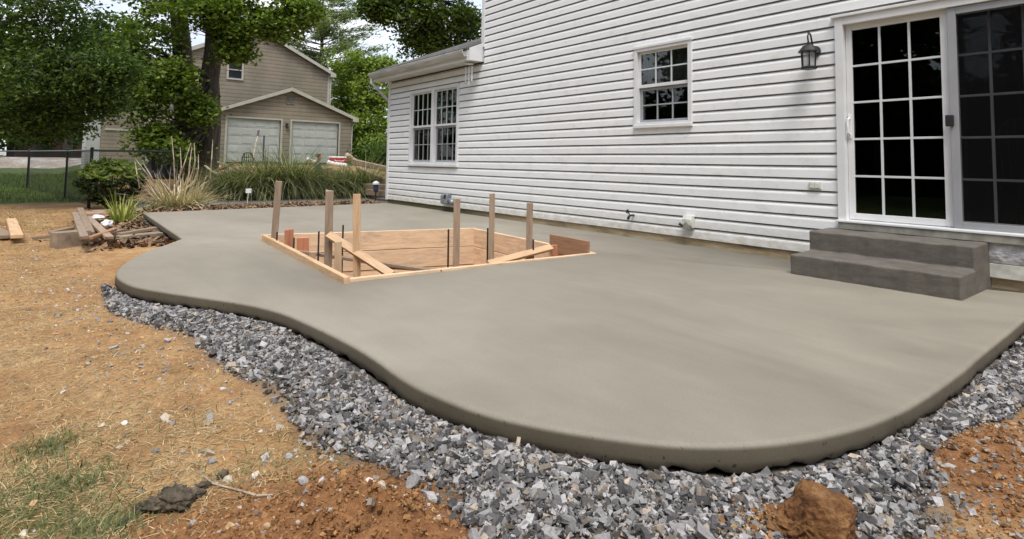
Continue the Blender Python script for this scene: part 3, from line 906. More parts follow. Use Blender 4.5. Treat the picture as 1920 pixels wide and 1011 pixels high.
# crumpled flashing and bare bottom strip beside the steps
g = [[(-1.98 + (RIGHTX + 1.98) * i / 110, -0.004 - 0.02 * abs(math.sin(i * 0.7 + j * 0.9 + math.sin(i * .31) * 2)) * math.sin(math.pi * j / 8) - 0.006 * random.random(), 0.205 + 0.165 * j / 8) for j in range(9)] for i in range(111)]
b = MB()
b.v = [p for r in g for p in r]
for i in range(110):
    for j in range(8):
        b.f.append((i * 9 + j, (i + 1) * 9 + j, (i + 1) * 9 + j + 1, i * 9 + j + 1)); b.m.append(0)
fo = b.build('flashing', 'flashing', H, smooth=True)
b = MB(); b.box(-1.99, RIGHTX, -0.012, 0.02, 0.085, 0.20); b.build('skirt_board', 'utility_white', H, bevel=0.004)

# eave, soffit, gutter and downspout of the wing
OV = 0.30
b = MB(); b.box(WINGX - 0.22, MAINX, -OV, 0.05, EAVE, EAVE + 0.02)
for k in range(24):
    x = WINGX - 0.2 + k * 0.16
    if x < MAINX - 0.02: b.box(x, x + 0.008, -OV, 0.02, EAVE - 0.004, EAVE + 0.001)
b.build('soffit', 'soffit', H)
b = MB(); b.prism([(-OV + 0.0, EAVE - 0.01), (0.05, EAVE - 0.01), (0.05, EAVE + 0.36), (-OV, EAVE + 0.21)], 'x', MAINX + 0.002, MAINX + 0.022); b.build('eave_end', 'white_trim', H, bevel=0.003)
b = MB(); b.box(WINGX - 0.23, MAINX, -OV - 0.018, -OV - 0.001, EAVE - 0.012, EAVE + 0.17); b.build('fascia', 'white_trim', H, bevel=0.003)
gp = [(-OV - 0.020, EAVE + 0.165), (-OV - 0.020, EAVE + 0.055), (-OV - 0.08, EAVE + 0.055), (-OV - 0.10, EAVE + 0.085), (-OV - 0.115, EAVE + 0.115), (-OV - 0.128, EAVE + 0.165), (-OV - 0.118, EAVE + 0.172), (-OV - 0.10, EAVE + 0.12), (-OV - 0.075, EAVE + 0.068), (-OV - 0.03, EAVE + 0.068), (-OV - 0.03, EAVE + 0.165)]
b = MB(); b.prism(gp, 'x', WINGX - 0.26, MAINX - 0.03); b.build('gutter', 'gutter_white', H)
b = MB(); b.prism([(-OV - 0.05, EAVE + 0.18), (3.6, EAVE + 1.75), (3.6, EAVE + 1.83), (-OV - 0.05, EAVE + 0.215)], 'x', WINGX - 0.28, MAINX - 0.005); b.build('wing_roof', 'roof_shingle', H)
b = MB(); b.prism([(WINGX - 0.2 + 0, 5.75), (RIGHTX + 0.3, 5.75), (RIGHTX + 0.3, 5.82), (MAINX - 0.3, 5.82), (MAINX - 0.3, 5.75)], 'y', -0.4, 7.4); b.v = [(max(x, MAINX - 0.3), y, z) for x, y, z in b.v]; b.build('upper_eave', 'white_trim', H)
b = MB(); b.prism([(-0.45, 5.83), (7.45, 5.83), (3.5, 7.9)], 'x', MAINX - 0.3, RIGHTX + 0.3); b.build('main_roof', 'roof_shingle', H)
b = MB()
gx0 = WINGX - 0.19
b.tube([(gx0, -OV - 0.07, EAVE + 0.06), (gx0, -OV - 0.07, EAVE - 0.05), (gx0 + 0.02, -OV + 0.04, EAVE - 0.14), (gx0 + 0.10, -0.06, EAVE - 0.36), (gx0 + 0.105, 0.03, EAVE - 0.46), (gx0 + 0.105, 0.11, EAVE - 0.56), (gx0 + 0.105, 0.12, 0.1)], 0.036, 8)
b.build('downspout', 'gutter_white', H)
# wind chime tubes hung under the eave
ch = thing('wind_chime', ptY(886, 124, -0.12), 'white tubular wind chime hanging under the low eave', 'wind chime')
b = MB()
for (u, v0, v1) in ((873.5, 126, 154), (879.5, 125, 159), (885, 125, 152)):
    p = ptY(u, v0, -0.14); q = ptY(u, v1, -0.14)
    c = MB(); c.tube([(p.x, -0.14, p.z), (p.x, -0.14, q.z)], 0.014, 8); c.build('chime_tube', 'white_trim', ch)
c = MB(); p = ptY(879.5, 124, -0.14); c.lathe((p.x, -0.14, EAVE - 0.05), [(0.02, 0.0), (0.085, 0.005), (0.085, 0.02), (0.02, 0.03), (0.006, 0.06)], 14); c.build('chime_cap', 'white_trim', ch)

# ------------------------------------------------------------------ fittings on the wall
ly = -0.15; lx = ptY(1516, 100, ly).x; lz = ptY(1516, 130, ly).z
LN = thing('wall_lantern', (lx, 0, lz), 'black metal coach lantern with glass sides mounted on white siding', 'lantern')
b = MB(); b.lathe((lx, ly, lz), [(0.080, 0.0), (0.086, 0.006), (0.086, 0.018), (0.070, 0.028)], 6); b.build('base', 'black_metal', LN, bevel=0.002)
b = MB(); b.lathe((lx, ly, lz), [(0.058, 0.03), (0.066, 0.165)], 6); b.build('glass_shade', 'lantern_glass', LN)
for k in range(6):
    t = 2 * math.pi * k / 6
    b = MB(); b.tube([(lx + 0.064 * math.cos(t), ly + 0.064 * math.sin(t), lz + 0.025), (lx + 0.072 * math.cos(t), ly + 0.072 * math.sin(t), lz + 0.175)], 0.007, 6); b.build('bar', 'black_metal', LN)
b = MB(); b.lathe((lx, ly, lz), [(0.076, 0.168), (0.096, 0.172), (0.096, 0.182), (0.078, 0.205), (0.055, 0.235), (0.03, 0.25), (0.014, 0.255), (0.012, 0.275), (0.004, 0.285)], 12); b.build('roof', 'black_metal', LN, smooth=False)
b = MB(); b.lathe((lx, ly, lz + 0.03), [(0.012, 0), (0.012, 0.05), (0.018, 0.08), (0.004, 0.105)], 8); b.build('bulb', 'paper_white', LN, smooth=True)
b = MB(); b.tube([(lx, ly, lz + 0.27), (lx, ly - 0.015, lz + 0.33), (lx, ly + 0.01, lz + 0.375), (lx, ly + 0.05, lz + 0.36), (lx, ly + 0.075, lz + 0.30), (lx, ly + 0.10, lz + 0.22), (lx, ly + 0.135, lz + 0.20)], 0.0085, 8); b.build('hook_arm', 'black_metal', LN, smooth=True)
b = MB(); b.tube([(lx, -0.001, lz + 0.2), (lx, -0.022, lz + 0.2), (lx, -0.03, lz + 0.2)], [0.058, 0.056, 0.03], 14); b.build('wall_plate', 'black_metal', LN)

p = ptY(838, 371, -0.04)
T = thing('vent_hood', (p.x, 0, 0.16), 'grey metal vent hood low on the wall beneath the twin window', 'vent')
b = MB(); b.prism([(-0.005, 0.15), (-0.005, 0.36), (-0.07, 0.36), (-0.115, 0.30), (-0.115, 0.16), (-0.06, 0.14)], 'x', p.x - 0.12, p.x + 0.10); b.build('hood', 'steel_grey', T, bevel=0.008)
b = MB(); b.box(p.x + 0.0, p.x + 0.07, -0.119, -0.10, 0.25, 0.33); b.build('opening', 'black_plastic', T, bevel=0.006)
b = MB(); b.tube([(p.x + 0.1, -0.05, 0.22), (p.x + 0.21, -0.06, 0.21), (p.x + 0.25, -0.06, 0.17)], 0.05, 10); b.build('pipe', 'steel_grey', T, smooth=True)
p = ptY(1184, 404, -0.05)
T = thing('hose_tap', (p.x, 0, p.z), 'black outdoor hose tap sticking out of the white siding', 'tap')
b = MB(); b.tube([(p.x, 0.0, p.z), (p.x, -0.07, p.z), (p.x, -0.10, p.z - 0.01), (p.x - 0.0, -0.12, p.z - 0.05)], [0.014, 0.014, 0.018, 0.016], 10); b.build('spout', 'black_metal', T, smooth=True)
b = MB(); b.tube([(p.x, -0.075, p.z), (p.x - 0.02, -0.09, p.z + 0.045)], 0.007, 6)
cx, cy, czz = p.x - 0.025, -0.093, p.z + 0.05
for k in range(5):
    t = k * 2 * math.pi / 5
    b.tube([(cx, cy, czz), (cx + 0.028 * math.cos(t), cy - 0.008, czz + 0.028 * math.sin(t))], [0.006, 0.011], 6)
b.build('wheel_handle', 'black_metal', T)
p = ptY(1289, 416, -0.06)
T = thing('outlet_cover', (p.x, 0, p.z), 'dirty white weatherproof outlet cover low on the white siding', 'outlet')
b = MB(); b.prism([(0.0, p.z - 0.075), (0.0, p.z + 0.08), (-0.06, p.z + 0.08), (-0.085, p.z + 0.03), (-0.085, p.z - 0.04), (-0.05, p.z - 0.075)], 'x', p.x - 0.062, p.x + 0.062); b.build('box', 'utility_white', T, bevel=0.01)
b = MB(); b.prism([(p.x - 0.055, p.z - 0.085), (p.x + 0.045, p.z - 0.085), (p.x + 0.04, p.z - 0.03), (p.x + 0.005, p.z + 0.01), (p.x - 0.03, p.z - 0.02)], 'y', -0.094, -0.06); b.build('plug', 'sill_grey', T, bevel=0.004)
b = MB(); b.tube([(p.x - 0.05, -0.085, p.z - 0.05), (p.x - 0.09, -0.10, p.z - 0.03)], [0.012, 0.02], 8); b.build('cable_end', 'black_plastic', T)
p = ptY(1528, 348, -0.01)
T = thing('wall_plate', (p.x, 0, p.z), 'small white blank cover plate on the siding next to the patio door', 'cover plate')
b = MB(); b.box(p.x - 0.06, p.x + 0.06, -0.016, 0.004, p.z - 0.035, p.z + 0.035); b.box(p.x - 0.05, p.x - 0.005, -0.024, -0.0165, p.z - 0.025, p.z + 0.025); b.box(p.x + 0.005, p.x + 0.05, -0.024, -0.0165, p.z - 0.025, p.z + 0.025); b.build('plate', 'utility_white', T, bevel=0.003)

# things indoors, seen through the panes
T = None
def curtain(x0, x1, z0, z1, y, label):
    n = 60; b = MB(); rows = 6
    for r in range(rows + 1):
        for i in range(n + 1):
            x = x0 + (x1 - x0) * i / n
            zz = z1 + (z0 - z1) * r / rows + (0.03 * math.sin(i * 0.7) if r == rows else 0)
            b.v.append((x, y + 0.018 * math.sin(i * 0.95 + math.sin(i * .37)), zz))
    for r in range(rows):
        for i in range(n):
            k = r * (n + 1) + i
            b.f.append((k, k + 1, k + n + 2, k + n + 1)); b.m.append(0)
    o = b.build('curtain', 'curtain', None, smooth=True, loc=((x0 + x1) / 2, y, z0))
    sl = o.modifiers.new('solid', 'SOLIDIFY'); sl.thickness = 0.003
    return tag(o, label, 'curtain')
curtain(-4.97, -4.13, 2.03, 2.5, 0.22, 'sheer cafe curtain behind the upper sash of the small window')
T = thing('pendant_lamp', (-9.55, 0.9, 1.95), 'pair of glowing globes seen through the twin window', 'lamp')
for q in (ptY(843, 214, 0.9), ptY(856, 213, 0.9)):
    b = MB(); b.lathe((q.x, q.y, q.z - 0.11), [(0.02, 0), (0.075, 0.05), (0.07, 0.10), (0.085, 0.17), (0.04, 0.23), (0.01, 0.24)], 12); b.build('globe', 'lamp_globe', T, smooth=True)
    b = MB(); b.tube([(q.x, q.y, q.z + 0.12), (q.x, q.y, 2.74)], 0.008, 6); b.build('cord', 'black_metal', T)
def chair(x, y, rz, lb):
    t = thing('dining_chair', (x, y, 0.4), lb, 'chair', 'dining chairs indoors')
    R_ = Matrix.Rotation(rz, 3, 'Z')
    def P(a, b_, c): v = R_ @ Vector((a, b_, 0)); return (x + v.x, y + v.y, 0.4 + c)
    for sx in (-1, 1):
        for sy in (-1, 1):
            b = MB(); b.tube([P(0.14 * sx, 0.14 * sy, 0.44), P(0.2 * sx, 0.2 * sy, 0.0)], [0.018, 0.014], 8); b.build('leg', 'chair_wood', t)
    b = MB(); b.tube([P(0, 0, 0.43), P(0, 0, 0.445), P(0, 0, 0.47)], [0.2, 0.22, 0.21], 16); b.build('seat', 'chair_wood', t)
    arc = [P(0.2 * math.cos(a), 0.17 + 0.06, 0.47 + 0.55 * math.sin(a)) for a in np.linspace(0, math.pi, 14)]
    b = MB(); b.tube(arc, 0.013, 8); b.build('back_bow', 'chair_wood', t)
    for k in range(-2, 3):
        xx = 0.065 * k; h = 0.55 * math.sqrt(max(0, 1 - (xx / 0.2) ** 2))
        b = MB(); b.tube([P(xx * 0.9, 0.18, 0.47), P(xx, 0.23, 0.47 + h)], 0.007, 6); b.build('spindle', 'chair_wood', t)
    return t
chair(-1.15, 0.75, 2.9, 'wooden spindle back chair right behind the patio door screen')
chair(-0.45, 1.2, 1.4, 'wooden spindle back chair deeper in the room behind the first')

# ------------------------------------------------------------------ steps
b = MB()
sp = [(0.022, 0.0), (-0.80, 0.0), (-0.812, 0.175), (-0.425, 0.182), (-0.432, 0.362), (0.022, 0.368)]
N = 22
sx0, sx1 = -2.555, -1.30
rings = []
for k in range(N + 1):
    x = sx0 + (sx1 - sx0) * k / N
    for (y, z) in sp:
        j = 0.0 if k in (0, N) else 1.0
        b.v.append((x, y - (0.006 * math.sin(k * 1.7 + z * 30) * j if y < 0 else 0), z + (0.003 * math.sin(k * 0.9 + y * 9) * j if z > 0 else -0.03)))
n = len(sp)
for k in range(N):
    for q in range(n - 1):
        b.f.append((k * n + q, k * n + q + 1, (k + 1) * n + q + 1, (k + 1) * n + q)); b.m.append(0)
b.f.append(tuple(reversed(range(n)))); b.m.append(0)
b.f.append(tuple(N * n + q for q in range(n))); b.m.append(0)
b.v = [(x, y, z) for x, y, z in b.v]
st = b.build('concrete_steps', 'step_concrete', None, bevel=0.014, loc=(-1.93, -0.4, 0), seg=3)
tag(st, 'two dark grey poured concrete steps leading up to the patio door', 'steps')

# ------------------------------------------------------------------ pit formwork
FW = thing('pit_formwork', (pc[0], pc[1], -0.5), 'raw timber formwork lining the square opening in the fresh concrete', 'formwork')
A, B, C_, Dd = [Vector((p[0], p[1], 0)) for p in PIT]
def inward(p, q):
    d = (q - p).normalized(); n_ = Vector((-d.y, d.x, 0)); c = Vector((pc[0], pc[1], 0))
    return n_ if (c - p).dot(n_) > 0 else -n_
T2 = 0.048
def form_side(p, q, ztops, ext0=0.0, ext1=0.0, mat='wood_board', wid=0.235, rows=2):
    n_ = inward(p, q); d = (q - p).normalized()
    for r in range(rows):
        z0 = ztops[0] - r * (wid + 0.008) - wid / 2; z1 = ztops[1] - r * (wid + 0.008) - wid / 2
        o_ = n_ * (T2 / 2 + 0.001 + 0.009 * (r % 2))
        plank('form_board', p + o_ - d * ext0 + Vector((0, 0, z0)), q + o_ + d * ext1 + Vector((0, 0, z1)), wid, T2, mat, FW, up=n_, ragged=0.003)
form_side(A, Dd, (0.068, 0.066), -0.0, 0.0, rows=3)
form_side(A, B, (0.072, 0.05), -0.04, 0.03, 'wood_new', rows=3)
form_side(B, C_, (0.028, 0.008), -0.04, -0.0, 'wood_board', rows=3)
dDC = (C_ - Dd).normalized(); mid = Dd + (C_ - Dd) * 0.70
form_side(Dd, C_, (0.058, 0.012), -0.04, -0.04, rows=3)
nn = inward(Dd, C_)
pa = ptZ(1035, 443, 0.10); pb = ptZ(1124, 466, 0.09)
plank('form_board', mid + nn * 0.064 + Vector((0, 0, 0.045)), C_ - dDC * 0.05 + nn * 0.064 + Vector((0, 0, 0.03)), 0.20, 0.02, 'wood_ply', FW, up=nn)
def stake(u0, v0, u1, v1, dep, wpx, mat, zb=-0.65, name='stake', dep2=None, thick=0.038):
    p = ptD(u0, v0, dep); q = ptD(u1, v1, dep2 or dep)
    d = (q - p); q2 = p + d * ((zb - p.z) / d.z) if abs(d.z) > 0.05 else q
    wv = wpx * dep / F
    f = (CAM - p); f.z = 0; f.normalize()
    return plank(name, q2, p, wv, thick, mat, FW, up=f, ragged=0.008)
stake(523, 340, 514, 451, 6.55, 12, 'wood_grey')
stake(618, 357, 615, 497, 5.40, 14.5, 'wood_grey')
stake(669, 364, 669, 516, 5.15, 14, 'wood_new')
stake(857, 372, 855, 499, 5.55, 12.5, 'wood_grey')
stake(923, 363, 921, 492, 5.75, 10.5, 'wood_grey')
stake(993.5, 381, 992, 472, 6.08, 12, 'wood_grey')
stake(542, 430, 542, 467, 6.1, 16, 'wood_red')
stake(634, 453, 634, 513, 5.0, 13, 'wood_new')
stake(586, 472, 586, 487, 5.5, 12, 'wood_new')
stake(1040, 459, 1040, 477, 6.25, 11, 'wood_red')
stake(1086, 463, 1086, 472, 6.4, 12, 'wood_red')
stake(568, 445, 568, 470, 6.6, 22, 'wood_red')
plank('brace', ptD(616, 440, 5.36), ptD(735, 516, 4.90), 0.07, 0.036, 'wood_new', FW, up=(0.35, -0.5, 0.8))
plank('brace', ptD(552, 471, 5.95), ptD(802, 507, 5.05), 0.045, 0.03, 'wood_old', FW, up=(0, 0, 1))
plank('brace', ptD(916, 495, 5.68), ptD(1034, 464, 6.2), 0.07, 0.036, 'wood_new', FW, up=(0.5, -0.6, 0.6))
plank('brace', ptD(725, 500, 5.3), ptD(830, 508, 5.05), 0.05, 0.03, 'wood_old', FW, up=(0, 0, 1))
RB = ((519.6, 435, 453, 6.35, 'by the tilted grey stake'), (551.5, 446, 470, 6.0, 'beside the short reddish stake'), (598, 434, 474, 5.7, 'left of the doubled grey stake'), (643.5, 422, 447, 5.9, 'behind the diagonal brace'),
      (841, 430, 500, 5.6, 'by the far corner stake'), (914.5, 428, 492, 5.85, 'beside the tallest stake'), (1000, 449, 470, 6.05, 'at the stake nearest the plywood piece'))
for (u, v0, v1, dep, wh) in RB:
    p = ptD(u, v0, dep); b = MB(); q = ptD(u, v1, dep)
    b.tube([(q.x, q.y, -0.68), (p.x, p.y, p.z)], 0.009, 7)
    o = b.build('rebar_pin', 'rebar', None, loc=(q.x, q.y, -0.68))
    tag(o, 'thin dark steel rod in the timber pit form ' + wh, 'rebar', 'steel rods inside the pit form')

# ------------------------------------------------------------------ gravel
def shard_mesh(name, c, size, tint, mat='stone', flat=(0.35, 0.7), embed=0.0, parent=None, tilt=0.5):
    n = len(c)
    base = np.array([(x, y, z) for z in (-1, 1) for y in (-1, 1) for x in (-1, 1)], float)
    V = np.repeat(base[None], n, 0) * rng.uniform(0.35, 1.0, (n, 8, 3))
    sc = np.stack([np.ones(n), rng.uniform(0.5, 0.95, n), rng.uniform(flat[0], flat[1], n)], 1) * size[:, None] * 0.62
    V = V * sc[:, None, :]
    yaw = rng.uniform(0, 2 * np.pi, n); t = rng.normal(0, tilt, n); t2 = rng.normal(0, tilt, n)
    def rot(V, a, i, j):
        ca, sa = np.cos(a)[:, None], np.sin(a)[:, None]
        vi = V[:, :, i] * ca - V[:, :, j] * sa; vj = V[:, :, i] * sa + V[:, :, j] * ca
        V[:, :, i] = vi; V[:, :, j] = vj
    rot(V, t, 0, 2); rot(V, t2, 1, 2); rot(V, yaw, 0, 1)
    V += c[:, None, :]
    fq = np.array([(0, 2, 3, 1), (4, 5, 7, 6), (0, 1, 5, 4), (2, 6, 7, 3), (0, 4, 6, 2), (1, 3, 7, 5)])
    ft = np.concatenate([fq[:, [0, 1, 2]], fq[:, [0, 2, 3]]])
    Fc = (ft[None] + (np.arange(n) * 8)[:, None, None]).reshape(-1, 3)
    return np_mesh(name, V.reshape(-1, 3), Fc, 3, mat, np.repeat(tint, 8, 0), parent=parent)
def scatter(poly, n, box=None):
    P = np.array(poly); lo = P.min(0); hi = P.max(0); o = []
    got = 0
    while got < n:
        q = rng.uniform(lo, hi, (n * 3, 2)); q = q[in_poly(q[:, 0], q[:, 1], poly)]; o.append(q); got += len(q)
    return np.concatenate(o)[:n]
def stone_tint(n, warm=0.16, lo=0.065, hi=0.46):
    g = lo + (hi - lo) * rng.random(n) ** 1.5
    t = np.stack([g * 1.02, g * 0.985, g * 0.975], 1)
    wsel = rng.random(n) < warm
    t[wsel] = t[wsel] * np.array([1.12, 0.98, 0.80])
    return t
def tints(n, a, b_, jit=0.15):
    t = rng.random((n, 1)); c = np.array(a) * (1 - t) + np.array(b_) * t
    return np.clip(c * rng.uniform(1 - jit, 1 + jit, (n, 1)), 0.003, 0.95)
q = scatter(GRAVEL, 105000)
dsl = poly_dist(q[:, 0], q[:, 1], SLAB[::3]); ins_ = in_poly(q[:, 0], q[:, 1], SLAB)
q = q[~ins_ | (dsl < 0.012)]
dd = poly_dist(q[:, 0], q[:, 1], GRAVEL)
# soil shows through towards the ragged outer border
keep = rng.random(len(q)) < np.clip(0.22 + dd / 0.26 + 0.5 * vnoise(q[:, 0] * 5, q[:, 1] * 5, 21), 0.05, 1)
dsl = poly_dist(q[:, 0], q[:, 1], SLAB[::3])
keep |= dsl < 0.22
q = q[keep]; dsl = dsl[keep]
n = len(q)
sz = np.clip(rng.lognormal(math.log(0.0135), 0.5, n), 0.005, 0.045)
zz = gheight(q[:, 0], q[:, 1]) - 0.034 * np.clip(1 - dsl / 0.06, 0, 1) + rng.uniform(-0.002, 0.020, n) + sz * 0.12
gr = shard_mesh('gravel', np.column_stack([q, zz]), sz, stone_tint(n), flat=(0.25, 0.65), tilt=0.7)
tag(gr, 'crushed grey stone gravel spread along the curved patio edge', 'gravel', kind='stuff')
# loose stones strewn over the soil
SOIL = [tuple(ptZ(u, v, -0.11))[:2] for u, v in ((-60, 400), (150, 400), (200, 470), (190, 545), (430, 690), (560, 820), (780, 960), (860, 1040), (500, 1080), (-60, 1060))]
q = scatter(SOIL, 5200)
dd = poly_dist(q[:, 0], q[:, 1], GRAVEL)
q = q[rng.random(len(q)) < np.clip(1.15 - dd / 0.55, 0.16, 1)]
n = len(q); sz = np.clip(rng.lognormal(math.log(0.011), 0.5, n), 0.004, 0.04)
t = stone_tint(n, 0.55, 0.2, 0.55)
pb_ = shard_mesh('pebbles', np.column_stack([q, gheight(q[:, 0], q[:, 1]) + sz * 0.1]), sz, t)
tag(pb_, 'pale pebbles scattered over the bare orange soil', 'pebbles', kind='stuff')
SOIL2 = [tuple(ptZ(u, v, -0.11))[:2] for u, v in ((1740, 900), (1760, 868), (1830, 815), (1930, 790), (2000, 900), (1960, 1060), (1650, 1060), (1800, 990))]
q = scatter(SOIL2, 420); n = len(q); sz = np.clip(rng.lognormal(math.log(0.012), 0.4, n), 0.005, 0.03)
pb2 = shard_mesh('pebbles', np.column_stack([q, gheight(q[:, 0], q[:, 1]) + sz * 0.1]), sz, stone_tint(n, 0.6, 0.15, 0.45))
tag(pb2, 'stone chips lying in the reddish soil beside the gravel', 'pebbles', kind='stuff')
# crumbs of loose earth
cq = [np.column_stack([rng.normal(c.x, r_, k_), rng.normal(c.y, r_, k_)]) for c, r_, k_ in ((mound_c, 0.2, 2600), (mound3, 0.2, 1500), (ptZ(420, 1000, -0.1), 0.18, 1100), (ptZ(1450, 1000, -0.1), 0.06, 500))]
q = np.concatenate(cq + [scatter(SOIL, 9000)]); q = q[~in_poly(q[:, 0], q[:, 1], SLAB)]; n = len(q); sz = np.clip(rng.lognormal(math.log(0.006), 0.55, n), 0.002, 0.022)
redd = np.arange(n) < 5500
tt = np.where(redd[:, None], tints(n, (0.17, 0.075, 0.026), (0.37, 0.20, 0.085), 0.3), tints(n, (0.30, 0.18, 0.08), (0.52, 0.36, 0.19), 0.3))
tag(shard_mesh('soil_crumbs', np.column_stack([q, gheight(q[:, 0], q[:, 1]) + sz * 0.08 + np.where(np.hypot(q[:, 0] - ptZ(1450, 1000, -0.1).x, q[:, 1] - ptZ(1450, 1000, -0.1).y) < 0.2, 0.02, 0)]), sz, tt, flat=(0.5, 0.9)), 'crumbs of loose orange earth over the bare soil', 'soil', kind='stuff')
q = scatter(SOIL2, 1700); n = len(q); sz = np.clip(rng.lognormal(math.log(0.0065), 0.55, n), 0.002, 0.022)
tag(shard_mesh('soil_crumbs', np.column_stack([q, gheight(q[:, 0], q[:, 1]) + sz * 0.08]), sz, tints(n, (0.17, 0.075, 0.026), (0.37, 0.20, 0.085), 0.3), flat=(0.5, 0.9)), 'reddish earth crumbs at the straight end of the patio', 'soil', kind='stuff')
# single stones one can pick out
def rock(u, v, size, tintc, label, flat=0.4, seed=1, yaw=0.0, name='stone'):
    r = random.Random(seed); p = ptZ(u, v, -0.1); z = gz(p.x, p.y)
    bm = bmesh.new(); bmesh.ops.create_icosphere(bm, subdivisions=2, radius=0.5)
    cuts = [(Vector((r.uniform(-1, 1), r.uniform(-1, 1), r.uniform(-1, 1))).normalized(), r.uniform(0.26, 0.42)) for _ in range(9)]
    for vv in bm.verts:
        for n_, d in cuts:
            e = vv.co.dot(n_) - d
            if e > 0: vv.co -= n_ * e
        vv.co = Vector((vv.co.x * size, vv.co.y * size * 0.62, vv.co.z * size * flat)) * 1.25
    me = bpy.data.meshes.new(name); bm.to_mesh(me); bm.free(); me.materials.append(M['stone'])
    a_ = me.color_attributes.new('tint', 'FLOAT_COLOR', 'POINT'); a_.data.foreach_set('color', list((*tintc, 1)) * len(me.vertices))
    o = link(name, me, None, (p.x, p.y, z + size * flat * 0.22)); o.rotation_euler = (r.uniform(-.2, .2), r.uniform(-.2, .2), yaw)
    return tag(o, label, 'stone')
rock(690, 938, 0.05, (0.62, 0.56, 0.5), 'pale elongated stone lying on the reddish dirt mound', 0.3, 3, 2.2)
rock(713, 1000, 0.035, (0.5, 0.42, 0.33), 'small tan stone below the reddish dirt mound', 0.5, 4, 0.3)
rock(570, 925, 0.04, (0.36, 0.34, 0.34), 'grey stone at the soil edge above the dirt mound', 0.6, 5, 0.9)
rock(428, 898, 0.04, (0.55, 0.5, 0.4), 'cream stone just above the curved dry twig', 0.6, 6, 0.5)
rock(540, 862, 0.03, (0.42, 0.42, 0.44), 'bluish grey chip on bare soil left of the gravel', 0.7, 7, 1.0)
rock(190, 793, 0.035, (0.55, 0.48, 0.38), 'flat buff stone alone on the straw covered soil', 0.3, 8, 0.2)
rock(233, 792, 0.035, (0.62, 0.58, 0.5), 'rounded whitish stone on the straw covered soil', 0.6, 9, 0.2)
rock(45, 987, 0.035, (0.6, 0.55, 0.42), 'cream stone resting in green grass tuft', 0.5, 10, 0.4)
rock(805, 970, 0.05, (0.40, 0.38, 0.37), 'larger grey gravel chunk at the foot of the dirt mound', 0.6, 11, 0.4)
rock(500, 990, 0.03, (0.5, 0.36, 0.22), 'small orange stone pressed in the reddish soil', 0.6, 12, 0.4)
# clod of orange clay standing in the gravel
def clod():
    p = ptZ(1522, 1022, -0.11); f = Vector((CAM.x - p.x, CAM.y - p.y, 0)).normalized(); s = Vector((-f.y, f.x, 0))
    bm = bmesh.new(); bmesh.ops.create_icosphere(bm, subdivisions=6, radius=0.5)
    from mathutils import noise as mn
    rt = Euler((0.12, 0.10, 0.25)).to_matrix()
    cuts = [(Vector((0.55, 0.3, 0.75)).normalized(), 0.47), (Vector((-0.35, 0.8, 0.5)).normalized(), 0.44), (Vector((-0.8, -0.2, 0.55)).normalized(), 0.40), (Vector((0.75, 0.65, 0.1)).normalized(), 0.50)]
    for v in bm.verts:
        d_ = v.co.normalized(); pw = 6.0
        v.co = rt @ (d_ * 0.42 / (abs(d_.x) ** pw + abs(d_.y) ** pw + abs(d_.z) ** pw) ** (1 / pw))
        for n_, dd_ in cuts:
            e = v.co.dot(n_) - dd_
            if e > 0: v.co -= n_ * e
        c = v.co.copy()
        if c.x < -0.08: v.co.z -= min(1.0, (-0.08 - c.x) * 9) * max(0, c.z + 0.2) * 0.34
        crack = max(0.0, 0.10 - abs(mn.noise(c * 3.3 + Vector((3, 1, 7))))) * 0.55
        v.co *= 1 + 0.085 * mn.fractal(c * 7, 0.45, 2.3, 7) + 0.06 * mn.noise(c * 2.4) - crack
        if c.x < -0.05: v.co += Vector((0, 0, 1)) * 0.05 * mn.noise(c * 12) + d_ * 0.04 * mn.noise(c * 16)
        v.co = Vector((v.co.x * 0.235, v.co.y * 0.20, v.co.z * 0.24))
        w_ = s * v.co.x + f * v.co.y
        v.co = Vector((w_.x, w_.y, v.co.z))
    for fc in bm.faces: fc.smooth = True
    me = bpy.data.meshes.new('clay_clod'); bm.to_mesh(me); bm.free(); me.materials.append(M['clod'])
    o = link('clay_clod', me, None, (p.x, p.y, gz(p.x, p.y) + 0.04))
    tag(o, 'big clod of orange clay sitting in the grey gravel', 'clod')
clod()
def mudclump():
    from mathutils import noise as mn
    T = thing('mud_clump', ptZ(325, 950, -0.11), 'dark lump of dried mud and roots on the straw covered soil', 'mud clump')
    r = random.Random(8)
    f = Vector((CAM.x - T.location.x, CAM.y - T.location.y, 0)).normalized(); s = Vector((-f.y, f.x, 0))
    for k, (du, dv, sz) in enumerate(((0, 0, 0.075), (0.045, 0.01, 0.05), (-0.05, 0.01, 0.05), (-0.09, 0.03, 0.032), (0.01, 0.06, 0.05), (0.08, 0.07, 0.03), (-0.03, 0.05, 0.045), (0.03, -0.03, 0.04), (0.14, 0.12, 0.028), (-0.12, -0.01, 0.02))):
        bm = bmesh.new(); bmesh.ops.create_icosphere(bm, subdivisions=4, radius=0.5)
        off = Vector((r.uniform(0, 50), r.uniform(0, 50), 0))
        for v in bm.verts:
            c = v.co.copy() * 2.2 + off
            v.co *= 1 + 0.6 * mn.fractal(c * 1.6, 0.5, 2.3, 5)
            v.co = Vector((v.co.x * sz * 1.35, v.co.y * sz, v.co.z * sz * 0.75))
        for fc in bm.faces: fc.smooth = True
        me = bpy.data.meshes.new('mud_lump'); bm.to_mesh(me); bm.free(); me.materials.append(M['mud'])
        p = T.location + s * du - f * dv
        o = link('mud_lump', me, T, (p.x, p.y, gz(p.x, p.y) + sz * 0.22)); o.rotation_euler = (0, 0, r.uniform(0, 6))
mudclump()
tw = [ptZ(u, v, -0.105) for u, v in ((382, 893), (400, 908), (425, 921), (455, 932), (480, 941), (512, 942))]
